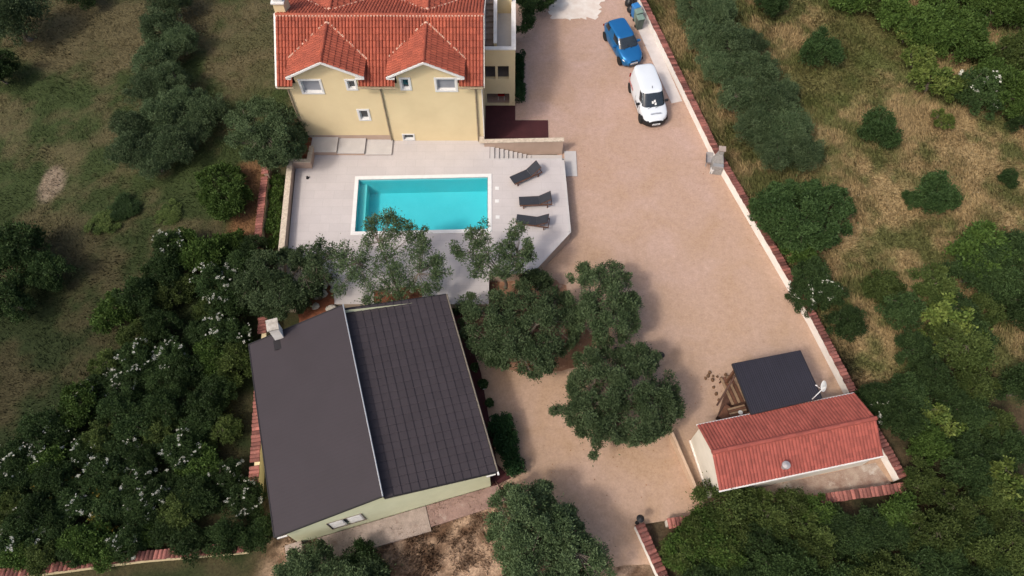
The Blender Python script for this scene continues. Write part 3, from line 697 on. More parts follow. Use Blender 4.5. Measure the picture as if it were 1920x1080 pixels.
tile_wall('boundary_wall', 'long low white wall with terracotta tile coping along the right of the yard', RW, .60, M['wallwhite'], 1, .50)
tile_wall('boundary_wall', 'low tile capped wall behind the red roofed shed, half under bushes', [(19.45,8.80), (13.5,8.0), (7.5,7.05)], .5, M['shedwhite'], 1, .5)
tile_wall('boundary_wall', 'short white wall with terracotta coping at the bottom gateway', [(5.95,6.75), (6.55,5.2), (7.35,3.2), (8.2,1.2)], .55, M['white'], 1, .50)
tile_wall('boundary_wall', 'tile capped low wall left of the pool terrace', [(-14.75,21.9), (-15.18,27.75)], .5, M['yellow'], 1, .5)
tile_wall('boundary_wall', 'single short tile capped pier between the big dark tree and the pool terrace', [(-15.2,27.95), (-15.22,28.55)], .55, M['beige_wall'], 1, .5)
tile_wall('boundary_wall', 'tile capped yellow wall along the left side of the charcoal roofed house', [(-12.42,8.2), (-13.55,17.9)], .75, M['yellow'], 1, .55, gaps=((16.3,16.8),(9.6,9.9)))
tile_wall('boundary_wall', 'tile capped wall along the bottom left under the thicket', [(-12.6,5.55), (-17.5,5.15), (-22.2,4.55), (-28,3.9)], .6, M['yellow'], -1, .5)
tile_wall('boundary_wall', 'low tile capped wall below the shed, beside the sand coloured kerb wall', [(9.6,7.35),(9.3,7.3)], .3, M['shedwhite'], 1, .4) if False else None
# low kerb wall left of the shed
m = MB(); A, B = Vector((8.12,11.35)), Vector((9.35,7.45)); n = (B-A).normalized(); q = Vector((-n.y,n.x))
m.prism([tuple(A), tuple(B), tuple(B+q*.14), tuple(A+q*.14)], -.05, .62)
tag(m.build('kerb_wall', mt('sand_render', (.50,.36,.26), (.42,.30,.21), 2, .9, .2, 40), bevel=.01), 'low sand coloured kerb wall on the gravel left of the white gable', 'wall')

# ------------------------------------------------------------------ charcoal roofed house
def frameM(o, deg): return Matrix.Translation(Vector(o)) @ Matrix.Rotation(math.radians(deg), 4, 'Z')
def dark_house():
    T = frameM((-10.56,5.78,0), 16.5); W_, D_ = 10.26, 9.80; rx = 5.14; zl, zr_, re = 3.05, 3.0, 4.60; rr = 4.18
    t = thing('dark_roofed_house', 'single storey pale green house under a wide charcoal gable roof', 'house', tuple(T @ Vector((W_/2, D_/2, 0))))
    P = lambda x, y, z: T @ Vector((x, y, z))
    o = .28; wx0, wx1, wy0, wy1 = .35, W_-.30, .16, D_-.25
    topz = lambda x: (zl+(re-zl)*x/rx if x < rx else rr-(rr-zr_)*(x-rx)/(W_-rx))-.10
    win = (2.15, 3.75, .85, 2.15)
    w_ = MB()
    # front gable wall: strips under the roof line, with the window opening
    xs = sorted({wx0, win[0], win[1], rx, wx1}); 
    for a, b in zip(xs, xs[1:]):
        def quad(z0a, z0b, z1a, z1b): w_.add([P(a,wy0,z0a), P(b,wy0,z0b), P(b,wy0,z1b), P(a,wy0,z1a)], [(0,1,2,3)], .5)
        ta = topz(a+1e-4); tb = topz(b-1e-4)
        if a == win[0]: quad(0,0,win[2],win[2]); quad(win[3],win[3],ta,tb)
        else: quad(0,0,ta,tb)
    a, b, c, d_ = win; w_.add([P(x,y,z) for x,y,z in [(a,wy0,c),(b,wy0,c),(b,wy0,d_),(a,wy0,d_),(a,wy0+.18,c),(b,wy0+.18,c),(b,wy0+.18,d_),(a,wy0+.18,d_)]], [(0,1,5,4),(1,2,6,5),(2,3,7,6),(3,0,4,7)], .5)
    for x in (wx0, wx1): w_.add([P(x,wy0,0), P(x,wy1,0), P(x,wy1,topz(x)), P(x,wy0,topz(x))], [(0,1,2,3)], .5)
    w_.add([P(wx0,wy1,0), P(wx1,wy1,0), P(wx1,wy1,topz(wx1)), P(rx,wy1,re-.12), P(wx0,wy1,topz(wx0))], [(0,1,2,3,4)], .5)
    w_.build('wall', M['green_wall'], t)
    # roofs
    l = MB(); tiled(l, P(rx,D_,re), P(rx,0,re), P(0,0,zl), P(0,D_,zl), 52, 1, .0015, .001, 4)
    L_ = l.build('left_roof_slope', M['black_roof_smooth'], t)
    r = MB(); tiled(r, P(rx,0,rr), P(rx,D_,rr), P(W_,D_,zr_), P(W_,0,zr_), 24, 13, .020, .034, 12, flat=True)
    R_ = r.build('right_roof_slope', M['black_roof'], t)
    e = MB()   # fascia and verges
    def slab(p0, p1, w0, z0, z1):
        e.add([p0, p1, p1+w0, p0+w0]+[], [], .5)
    def bar(p, q, ox, dz0, dz1):
        p = Vector(p); q = Vector(q); ox = T.to_3x3() @ Vector(ox)
        vs = [p+Vector((0,0,dz0)), q+Vector((0,0,dz0)), q+ox+Vector((0,0,dz0)), p+ox+Vector((0,0,dz0))]; vs = vs+[v+Vector((0,0,dz1-dz0)) for v in vs]
        e.add(vs, [(0,3,2,1),(4,5,6,7),(0,1,5,4),(1,2,6,5),(2,3,7,6),(3,0,4,7)], .5)
    for y, oy in ((-.02, .05), (D_-.03, .05)):
        bar(P(-.03,y,zl-.01), P(rx,y,re-.01), (0,oy,0), -.12, .035); bar(P(rx+.003,y,rr-.01), P(W_+.03,y,zr_-.01), (0,oy,0), -.12, .035)
    bar(P(-.05,0,zl), P(-.05,D_,zl), (.05,0,0), -.14, .02)
    bar(P(rx-.02,0,rr), P(rx-.02,D_,rr), (.025,0,0), -.05, .25)
    e.build('fascia', M['black_edge'], t)
    g = MB(); g.tube(P(rx,-.02,re+.01), P(rx,D_+.02,re+.01), .035, n=8); g.build('ridge_flashing', M['metal'], t)
    g = MB(); g.tube(P(W_+.06,-.02,zr_-.04), P(W_+.06,D_,zr_-.04), .05, n=8); g.build('gutter', M['gutter'], t)
    for q in ((W_+.02, W_+.10, -.14, -.0, zr_-.12, zr_+.02), (wx0-.3, wx0+.15, -.06, .0, zl-.24, zl-.16), (wx1-.2, W_-.05, -.06, .0, zr_-.2, zr_-.14)): g = MB(); g.box(*q, T); g.build('gutter_end', M['trim'], t)
    g = MB(); g.box(1.4, 1.85, D_-.42, D_+.08, 3.2, 4.65, T, m=1); g.box(1.34, 1.91, D_-.48, D_+.14, 4.653, 4.75, T); g.build('chimney', [M['palestone'], M['wallwhite']], t)
    g = MB(); g.box(1.30,2.02,D_-.95,D_-.4,3.50,3.55,T); g.build('chimney_flashing', M['black_edge'], t)
    # window: two shuttered leaves on sliding rails
    f = MB(); 
    for (x0, x1, z0, z1) in ((a-.03,b+.03,c-.04,c),(a-.03,b+.03,d_,d_+.03),(a-.03,a,c,d_),(b,b+.03,c,d_)): f.box(x0,x1,wy0-.03,wy0+.04,z0,z1,T)
    wo = f.build('window', M['gutter'], t)
    for x0, x1 in ((a+.04, (a+b)/2-.09), ((a+b)/2+.09, b-.04)):
        f = MB(); f.box(x0,x1,wy0+.0,wy0+.05,c+.05,d_-.05,T)
        for k in range(11): z = c+.11+k*.10; f.box(x0+.06,x1-.06,wy0-.012,wy0+.0,z,z+.06,T)
        f.build('shutter', M['trim'], wo)
    f = MB(); f.box((a+b)/2-.09,(a+b)/2+.09,wy0+.1,wy0+.14,c,d_,T); f.build('pane', M['darkglass'], wo)
    return T
TD = dark_house()
P = lambda x, y: tuple((TD @ Vector((x, y, 0)))[:2])
m = MB(); m.prism([P(1.2,.12), P(6.6,.12), P(6.6,-1.12), P(1.2,-1.05)], -.1, .14)
tag(m.build('pavement_slab', M['concrete'], bevel=.01), 'weathered grey concrete slab under the shuttered window', 'slab', 'concrete slabs along the pale green wall')
m = MB(); m.prism([P(6.62,.12), P(10.3,.12), P(10.5,-.85), P(6.62,-.92)], -.1, .10)
tag(m.build('pavement_slab', mt('brown_concrete', (.30,.20,.17), (.20,.13,.11), 3, .9, .4, 30, fine=.15, stain=((.36,.29,.25), 2.0, .6))), 'brownish concrete slab under the right end of the pale green wall', 'slab', 'concrete slabs along the pale green wall')
m = MB(); m.box(-.25,.55,-.75,.15,-.05,.5,TD); tag(m.build('concrete_block', M['concrete'], bevel=.03), 'small concrete block at the lower left corner of the charcoal roof', 'block')

# ------------------------------------------------------------------ red roofed shed
def shed():
    T = frameM((9.10,11.20,0), 11.6); W_, D_ = 8.30, 3.22; ze, zr_ = 2.2, 3.0; rv = 1.60
    t = thing('red_roofed_shed', 'white shed with a long red ribbed tile roof against the right boundary wall', 'shed', tuple(T @ Vector((W_/2,-D_/2,0))))
    P = lambda x, y, z: T @ Vector((x, -y, z)); w_ = MB(); a, b, c, d_ = .10, W_-.05, .12, D_-.12
    zt = lambda v: ze+(zr_-ze)*(v/rv if v < rv else (D_-v)/(D_-rv))-.07
    for x in (a, b): w_.add([P(x,c,0),P(x,d_,0),P(x,d_,zt(d_)),P(x,rv,zr_-.07),P(x,c,zt(c))], [(0,1,2,3,4)], .5)
    w_.add([P(a,c,0),P(b,c,0),P(b,c,zt(c)),P(a,c,zt(c))], [(0,1,2,3)], .5); w_.add([P(a,d_,0),P(b,d_,0),P(b,d_,zt(d_)),P(a,d_,zt(d_))], [(0,1,2,3)], .5)
    w_.build('wall', M['shedwhite'], t)
    r = MB(); tiled(r, P(0,rv,zr_), P(W_,rv,zr_), P(W_,0,ze), P(0,0,ze), 50, 8, .05, .010, 6)
    tiled(r, P(0,rv,zr_), P(W_,rv,zr_), P(W_,D_,ze), P(0,D_,ze), 50, 8, .05, .010, 6); R_ = r.build('roof', M['tile2'], t)
    ridge_caps('ridge_cap', P(0,rv,zr_+.02), P(W_,rv,zr_+.02), .115, 22, M['tile2'], R_)
    g = MB(); g.box(0,W_,.0,.07,ze-.12,ze-.03,T); g.build('eave_board', M['trim'], t)
    g = MB(); g.box(0,W_,-D_-.07,-D_,ze-.12,ze-.03,T); g.build('gutter', M['trim'], t)
    p = at(1473,873,2.75); p.z = 2.55; g = MB(); g.lathe([(.11,-.1),(.11,.22),(.13,.24),(.20,.26),(.19,.34),(.02,.40)], p, 16); g.build('roof_vent', M['burner'], t)
    g = MB(); g.box(5.2,5.7,-d_-.03,-d_+.02,1.45,1.75,T); wv = g.build('window', M['trim'], t); g = MB(); g.box(5.26,5.64,-d_-.034,-d_-.03,1.5,1.7,T); g.build('pane', M['darkglass'], wv)
    # white plinth line along the gable base
    g = MB(); g.box(a-.08,a-.0,-d_,-c,0,.10,T); g.build('plinth', M['wallwhite'], t)
    return T
TS = shed()
sp = lambda x, y: tuple((TS @ Vector((x, -y, 0)))[:2])
sheet('concrete_yard', jag([sp(1.2,3.12), sp(9.0,3.12), sp(9.3,4.25), sp(1.2,4.3)], .03, .4), .008, mt('dirty_concrete', (.36,.29,.23), (.20,.12,.09), 1.3, .9, .4, 30, fine=.15, stain=((.46,.41,.35), 1.1, .54)))

# satellite dish on the shed eave
p = TS @ Vector((6.0, .10, 2.25))
t = thing('satellite_dish', 'light grey satellite dish on a white arm at the back eave of the shed', 'satellite dish', tuple(p))
dc = at(1544,724,3.0); dn = Vector((-.97,.12,.10)).normalized(); Rm = Matrix.Translation(dc) @ dn.to_track_quat('Z','Y').to_matrix().to_4x4()
m = MB(); m.lathe([(.02,-.08),(.14,-.072),(.25,-.045),(.34,0),(.35,0),(.25,-.06),(.02,-.10)][:5], (0,0,0), 24, Rm); 
m = MB(); n = 24; rings = [(.01,-.06),(.10,-.054),(.18,-.038),(.24,-.018),(.28,.0)]; vs = []
for r_, z in rings:
    for i in range(n): a_ = 2*PI*i/n; vs.append(Rm @ Vector((r_*math.cos(a_), r_*1.0*math.sin(a_), z)))
for r_, z in rings[::-1]:
    for i in range(n): a_ = 2*PI*i/n; vs.append(Rm @ Vector((r_*math.cos(a_), r_*math.sin(a_), z-.015)))
fs = [(k*n+i, k*n+(i+1)%n, (k+1)*n+(i+1)%n, (k+1)*n+i) for k in range(9) for i in range(n)]; m.add(vs, fs, .5); m.build('reflector', M['dish'], t)
lnb = Rm @ Vector((0,-.05,.38)); m = MB(); m.tube(Rm @ Vector((0,-.33,-.02)), lnb, .014, n=6); m.tube(lnb, Rm @ Vector((0,-.02,.30)), .03, .022, n=8); m.build('receiver_arm', M['trim'], t)
m = MB(); m.tube(p-Vector((0,0,.3)), (p.x,p.y,p.z+.55), .022); m.tube((p.x,p.y,p.z+.5), Rm @ Vector((0,0,-.09)), .022); m.build('mast', M['trim'], t)

# ------------------------------------------------------------------ pergola
def pergola():
    c = [Vector((11.19,14.33,2.52)), Vector((14.80,15.07,2.52)), Vector((15.46,12.57,2.36)), Vector((11.80,11.72,2.36))]
    t = thing('pergola', 'open wooden shelter with a dark corrugated sheet roof in front of the red roofed shed', 'pergola', (13.3,13.4,0))
    r = MB(); tiled(r, c[0], c[1], c[2], c[3], 34, 1, .014, .0, 4); r.build('roof', M['pergola_roof'], t)
    u = MB()
    e = MB()
    def bar(a, b, w_, h, dz):
        a = Vector(a); b = Vector(b); n = (b-a).normalized(); q = Vector((-n.y,n.x,0))*w_/2
        vs = [a-q, b-q, b+q, a+q]; vs = [v+Vector((0,0,dz-h)) for v in vs]+[v+Vector((0,0,dz)) for v in vs]
        return vs, [(0,3,2,1),(4,5,6,7),(0,1,5,4),(1,2,6,5),(2,3,7,6),(3,0,4,7)]
    for k in range(4): e.add(*bar(c[k], c[(k+1)%4], .04, .10, .01))
    e.build('roof_edge', M['black_edge'], t)
    for k in range(5):
        s = (k+.5)/5; b_ = MB(); b_.add(*bar(c[0].lerp(c[1], s), c[3].lerp(c[2], s), .08, .12, -.03)); b_.build('rafter', M['wood'], t)
    for (s, v) in ((.05,.08),(.5,.08),(.95,.08),(.05,.92),(.5,.92),(.95,.92)):
        p = c[0].lerp(c[1], s).lerp(c[3].lerp(c[2], s), v); b_ = MB(); b_.box(p.x-.06,p.x+.06,p.y-.06,p.y+.06,0,p.z-.14); b_.build('post', M['wood'], t)
    # slanted brace at the open left side
    b_ = MB(); b_.tube((10.6,12.7,.9), (11.3,13.75,2.3), .05, n=6); b_.build('brace', M['wood_dark'], t)
    f = MB(); f.prism([(11.55,14.1),(14.7,14.8),(15.3,12.5),(10.9,11.6),(10.75,12.3)], 0, .02); f.build('floor_boards', mt('floor_boards', (.12,.06,.04), (.08,.04,.028), 3), t)
pergola()
# slatted bench, table and chest at the left edge of the shelter
def slat_bench(name, label, cat, c, rz, L_, W_, h, back=True):
    t = thing(name, label, cat, c, rz)
    for k in range(5):
        y = -W_/2+(k+.5)*W_/5; m = MB(); m.box(-L_/2,L_/2,y-W_/13,y+W_/13,h-.03,h); m.build('slat', M['slat'] if k%2 == 0 else M['wood'], t, world=False)
    for x in (-L_/2+.08, L_/2-.14):
        for y in (-W_/2+.05, W_/2-.11): m = MB(); m.box(x,x+.06,y,y+.06,0,h-.03); m.build('leg', M['wood_dark'], t, world=False)
    for q in (-L_/2, L_/2-.06): m = MB(); m.box(q,q+.06,-W_/2,W_/2,h-.10,h-.033); m.build('crossbar', M['wood_dark'], t, world=False)
    if back:
        for k in range(3): m = MB(); z = h+.1+k*.13; m.box(-L_/2,L_/2,-W_/2-.05-.04*k,-W_/2-.02-.04*k,z,z+.09); m.build('back_slat', M['wood'], t, world=False)
    return t
p = at(1375,730,.45); slat_bench('garden_bench', 'slatted brown wooden bench along the left edge of the dark shelter', 'bench', (p.x,p.y,0), math.radians(106), 1.55, .9, .45)
p = at(1384,772,.7); slat_bench('garden_table', 'dark wooden table between the shelter and the shed wall', 'table', (p.x,p.y,0), math.radians(15), .95, .62, .70, False)
p = at(1360,772,.6); t = thing('wooden_chest', 'tilted dark brown wooden chest at the left corner of the shelter', 'chest', (p.x,p.y,0), math.radians(55))
m = MB(); m.box(-.38,.38,-.22,.22,0,.5); m.build('body', M['wood_dark'], t, world=False, bevel=.01)
m = MB(); m.box(-.41,.41,-.25,.25,.503,.56, Matrix.Rotation(.12,4,'X')); m.build('lid', M['wood'], t, world=False, bevel=.01)
p = at(1388,774,.70); m = MB(); m.lathe([(.05,0),(.10,.03),(.12,.05),(.11,.05),(.05,.02)][:4], (p.x,p.y,.703), 14); tag(m.build('plate', M['trim']), 'small white dish on the dark wooden table', 'dish')
random.seed(11)
for k, (px, py) in enumerate([(1323,709),(1328,704),(1337,705),(1345,706),(1336,712),(1353,709),(1366,706),(1338,726),(1343,738),(1348,750),(1361,702),(1331,698)]):
    p = at(px, py, .05); m = MB(); r_ = random.uniform(.055,.095); n = 9; vs = []
    prof = [(r_*.95,-.02),(r_,.05),(r_*.7,.11),(r_*.1,.13)]
    for rr_, z in prof:
        for i in range(n): a_ = 2*PI*i/n; q = rr_*random.uniform(.8,1.2); vs.append((p.x+q*math.cos(a_), p.y+q*1.2*math.sin(a_), z))
    m.add(vs, [(a*n+i, a*n+(i+1)%n, (a+1)*n+(i+1)%n, (a+1)*n+i) for a in range(3) for i in range(n)]+[tuple(3*n+i for i in range(n))], .5)
    tag(m.build('edging_stone', mt('brown_stone', (.17,.10,.055), (.09,.05,.03), 9, .95, .5, 30) if k == 0 else bpy.data.materials['brown_stone'], smooth=True), 'small brown edging stone on the sand left of the dark shelter', 'stone', 'brown edging stones left of the shelter')
# ------------------------------------------------------------------ vehicles
def interp(tab, x):
    return float(np.interp(x, [t[0] for t in tab], [t[1] for t in tab]))
def vehicle(name, label, cat, loc, rz, S, paint):
    t = thing(name, label, cat, loc, rz); L_ = S['L']; hw = S['W']/2
    # lower body, lofted front to back with rounded plan corners
    nst = 26; ring = None; mb = MB(); rows = []
    for i in range(nst+1):
        x = -L_/2+L_*(.5-.5*math.cos(PI*i/nst)) if True else 0
        u = x/(L_/2); w_ = hw*(1-abs(u)**S['pw'])**.32 if abs(u) < .999 else hw*.50
        w_ = max(w_, hw*(.55 if u > 0 else .72)); zs = interp(S['sh'], u); zb = .20 if abs(u) < .93 else .30
        cr = S.get('crown', .05)
        sec = [(w_*.90,zb),(w_*.985,zb+.14),(w_,zb+.32),(w_*.985,zs-.14),(w_*.93,zs-.035),(w_*.84,zs+.01),(w_*.5,zs+cr*.7),(0,zs+cr)]
        full = sec+[(-a,b) for a, b in sec[-2::-1]]; rows.append([(x,a,b) for a, b in full])
    k = len(rows[0])
    for r in rows: mb.v += r
    for i in range(nst):
        for j in range(k-1): mb.f.append((i*k+j, (i+1)*k+j, (i+1)*k+j+1, i*k+j+1)); mb.r.append(.5); mb.m.append(0)
    mb.f.append(tuple(range(k))); mb.r.append(.5); mb.m.append(0); mb.f.append(tuple(nst*k+j for j in range(k))[::-1]); mb.r.append(.5); mb.m.append(0)
    body = mb.build('body', paint, t, world=False, smooth=True)
    # greenhouse surface G(theta, s)
    G = S['gh']
    def g(th, s, off=0.0):
        xr = G['xr0']*(1-s)+G['xr1']*s; xf = G['xf0']*(1-s)+G['xf1']*s; yy = (G['y0']*(1-s)+G['y1']*s); z = G['z0']*(1-s)+G['z1']*s
        z += G.get('bulge', .0)*math.sin(PI*s); c = (xr+xf)/2; a = (xf-xr)/2+off; b = yy+off; e = G['e']
        ct, st = math.cos(th), math.sin(th)
        return (c+a*math.copysign(abs(ct)**(2/e), ct), b*math.copysign(abs(st)**(2/e), st), z+off*.3)
    n = 64; m = MB(); ns = 5
    for q in range(ns+1):
        for i in range(n): m.v.append(g(2*PI*i/n, q/ns))
    for q in range(ns):
        for i in range(n): m.f.append((q*n+i, q*n+(i+1)%n, (q+1)*n+(i+1)%n, (q+1)*n+i)); m.r.append(.5); m.m.append(0)
    # domed roof
    base = ns*n; prev = base
    for kq, (sc, dz) in enumerate(((.93,.022),(.78,.045),(.5,.065),(.2,.075))):
        st = len(m.v); cx = (G['xr1']+G['xf1'])/2
        for i in range(n): p = g(2*PI*i/n, 1); m.v.append((cx+(p[0]-cx)*sc, p[1]*sc, p[2]+dz))
        for i in range(n): m.f.append((prev+i, prev+(i+1)%n, st+(i+1)%n, st+i)); m.r.append(.5); m.m.append(0)
        prev = st
    m.f.append(tuple(prev+i for i in range(n))); m.r.append(.5); m.m.append(0)
    m.build('cabin', paint, t, world=False, smooth=True)
    def glass(nm, x_or_th, s0, s1, mat=None):
        m = MB(); a0, a1 = x_or_th; na = 14; nn = 4
        for q in range(nn+1):
            for i in range(na+1): m.v.append(g(a0+(a1-a0)*i/na, s0+(s1-s0)*q/nn, .012))
        for q in range(nn):
            for i in range(na): m.f.append((q*(na+1)+i, q*(na+1)+i+1, (q+1)*(na+1)+i+1, (q+1)*(na+1)+i)); m.r.append(.5); m.m.append(0)
        return m.build(nm, mat or M['darkglass'], t, world=False, smooth=True)
    for nm, a, s0, s1 in S['glass']: glass(nm, a, s0, s1)
    # wheels
    wr = S['wr']
    for x in S['axles']:
        for sy in (-1, 1):
            y = sy*(hw-.085); R = Matrix.Translation((x,y,wr)) @ Matrix.Rotation(PI/2, 4, 'X')
            m = MB(); m.lathe([(wr*.62,-.10),(wr*.94,-.10),(wr,-.06),(wr,.06),(wr*.94,.10),(wr*.62,.10)], (0,0,0), 24, R); wo = m.build('wheel', M['rubber'], t, world=False)
            m = MB(); m.lathe([(.03,-.075),(wr*.60,-.095),(wr*.60,.095),(.03,.075)], (0,0,0), 12, R); m.build('rim', M['rim'], wo, world=False)
            m = MB()   # dark wheel arch lip
            for i in range(11):
                a0 = PI*i/11; a1 = PI*(i+1)/11; rr = wr*1.16; yy = sy*(hw+.004)
                m.add([(x+rr*math.cos(a0),yy,wr+rr*math.sin(a0)),(x+rr*math.cos(a1),yy,wr+rr*math.sin(a1)),(x+wr*.98*math.cos(a1),yy-sy*.03,wr+wr*.98*math.sin(a1)),(x+wr*.98*math.cos(a0),yy-sy*.03,wr+wr*.98*math.sin(a0))], [(0,1,2,3)], .5)
            m.build('wheel_arch', M['blackplastic'], t, world=False)
    zf = interp(S['sh'], .93)
    for sy in (-1, 1):
        m = MB(); R = Matrix.Translation((L_/2-S['hlx'], sy*hw*.70, zf-.06)) @ Matrix.Rotation(-sy*.55, 4, 'Z') @ Matrix.Rotation(.35, 4, 'Y') @ Matrix.Diagonal((.20,.15,.075,1))
        m.lathe([(.01,-1),(.5,-.85),(.86,-.5),(1,0),(.86,.5),(.5,.85),(.01,1)], (0,0,0), 14, R); m.build('headlight', M['lamp'], t, world=False, smooth=True)
        m = MB(); m.box(-L_/2-.005,-L_/2+.03,min(sy*hw*.74,sy*hw*.86),max(sy*hw*.74,sy*hw*.86),.66,S['tl']-.12); m.build('tail_light', M['redlamp'], t, world=False, bevel=.02)
        mx_ = G['xf0']-S['mir']; m = MB(); y0 = sy*(hw-.03); m.box(mx_-.07,mx_+.07,min(y0,y0+sy*.24),max(y0,y0+sy*.24),zf+S['mz'],zf+S['mz']+.15); m.build('wing_mirror', S['mirmat'], t, world=False, bevel=.03)
        for xx in S['doors']: m = MB(); m.box(xx,xx+.012,sy*(hw+.001)-.004,sy*(hw+.001)+.004,.32,interp(S['sh'],0)-.10); m.build('door_gap', M['blackplastic'], t, world=False)
    m = MB(); m.box(L_/2-.10,L_/2+.012,-hw*.42,hw*.42,.34,.50); m.box(L_/2-.10,L_/2+.008,-hw*.30,hw*.30,.60,.66); m.build('grille', M['blackplastic'], t, world=False, bevel=.015)
    if S.get('bumper'):
        m = MB(); pts = []
        for i in range(-12, 13):
            y = hw*1.0*i/12; x = L_/2-.02-.50*abs(i/12)**3.4; pts.append((x, y))
        for (x, y), (x2, y2) in zip(pts, pts[1:]):
            m.add([(x-.1,y,.24),(x+.075,y,.26),(x+.10,y,.60),(x-.07,y,.80),(x-.1,y2,.24),(x2+.075,y2,.26),(x2+.10,y2,.60),(x2-.07,y2,.80)], [(1,5,6,2),(2,6,7,3),(0,4,5,1)], .5)
        m.build('bumper', M['blackplastic'], t, world=False, smooth=True)
    m = MB(); m.box(L_/2+.08 if S.get('bumper') else L_/2+.01,L_/2+.105 if S.get('bumper') else L_/2+.03,-.26,.26,.40,.52); po = m.build('number_plate', M['plate'], t, world=False)
    m = MB(); x = L_/2+(.106 if S.get('bumper') else .031)
    for i, y in enumerate((-.19,-.13,-.04,.02,.08,.17)): m.box(x,x+.002,y-.018,y+.018,.425,.495)
    m.build('plate_characters', M['ink'], po, world=False)
    m = MB(); xb = G['xf0']-.02; zb = interp(S['sh'], (xb)/(L_/2))+.05
    for y in (-.45,.05): m.tube((xb+.05,y,zb),(xb-.10,y+.45,zb+.09),.012,n=5)
    m.build('wiper', M['blackplastic'], t, world=False)
    return t
hd = math.radians
# blue hatchback
S = dict(L=3.9, W=1.66, pw=6, wr=.31, axles=(-1.25,1.28), sh=[(-1,.88),(-.9,.98),(-.4,.99),(.25,.97),(.55,.93),(.85,.80),(.95,.68),(1,.60)],
         gh=dict(xr0=-1.84,xf0=1.00,xr1=-1.48,xf1=.30,y0=.78,y1=.61,z0=.93,z1=1.44,e=6.0,bulge=.03),
         glass=[('windscreen',(-.80,.80),.06,.90),('side_window',(PI/2-.62,PI/2-.02),.22,.86),('side_window',(PI/2+.03,PI/2+.60),.22,.86),('side_window',(-PI/2+.02,-PI/2+.62),.22,.86),('side_window',(-PI/2-.60,-PI/2-.03),.22,.86),('rear_window',(PI-.75,PI+.75),.25,.86)],
         hlx=.34, tl=.95, mir=.52, mz=.17, mirmat=M['bluepaint'], doors=(.55,-.40))
ang = math.atan2(-.945,.33)
vehicle('blue_car', 'blue hatchback car parked with its bonnet towards the pool, behind the white van', 'car', (7.75,39.35,.0), ang, S, M['bluepaint'])
# white panel van
S = dict(L=4.15, W=1.76, pw=7, wr=.33, axles=(-1.35,1.38), sh=[(-1,1.10),(-.9,1.12),(-.2,1.12),(.2,1.10),(.52,1.08),(.80,.98),(.93,.84),(1,.70)],
         gh=dict(xr0=-2.02,xf0=1.30,xr1=-1.92,xf1=.52,y0=.85,y1=.70,z0=1.02,z1=1.80,e=5.5,bulge=.03),
         glass=[('windscreen',(-.86,.86),.10,.90),('side_window',(PI/2-.66,PI/2-.22),.20,.80),('side_window',(-PI/2+.22,-PI/2+.66),.20,.80)],
         hlx=.36, tl=1.1, mir=.52, mz=.16, mirmat=M['blackplastic'], doors=(.95,-.05,-1.0), bumper=True)
ang = math.atan2(-.985,.172)
van = vehicle('white_van', 'white panel van with black windscreen and front bumper parked beside the tiled wall', 'van', (9.02,34.15,.0), ang, S, M['whitepaint'])
m = MB(); m.tube((.30,0,1.86),(.22,0,1.98),.018,n=6); m.build('aerial', M['blackplastic'], van, world=False)
m = MB(); random.seed(5)
for i in range(9): # faded lettering on the bonnet
    y = -.34+i*.08; h_ = random.uniform(.05,.10); xx = 1.75; m.box(xx-h_/2,xx+h_/2,y-.022,y+.022,1.03,1.082)
m.build('bonnet_lettering', M['greyink'], van, world=False)
m = MB()
for i in range(7): x = -1.55+i*.14; m.box(x,x+.09,-.914,-.908,.80,.96)
m.build('side_lettering', M['redmark'], van, world=False)
m = MB()
for i in range(4): x = .15+i*.16; m.box(x,x+.10,-.914,-.908,.62,.80)
m.build('door_lettering', M['ink'], van, world=False)
m = MB(); m.box(1.02,1.20,-.16,.02,1.30,1.302, Matrix.Translation((0,0,0))); m.box(1.14,1.30,-.02,.14,1.24,1.242); 
m = MB()
for (x, y) in ((1.10,-.10),(1.05,.04),(1.18,.08)):
    zz = 1.02+.78*((1.42-x)/.82)+.055; m.add([(x-.06,y-.06,zz+.06),(x+.05,y-.06,zz-.045),(x+.05,y+.06,zz-.045),(x-.06,y+.06,zz+.06)], [(0,1,2,3)], .5)
m.build('windscreen_papers', M['trim'], van, world=False)

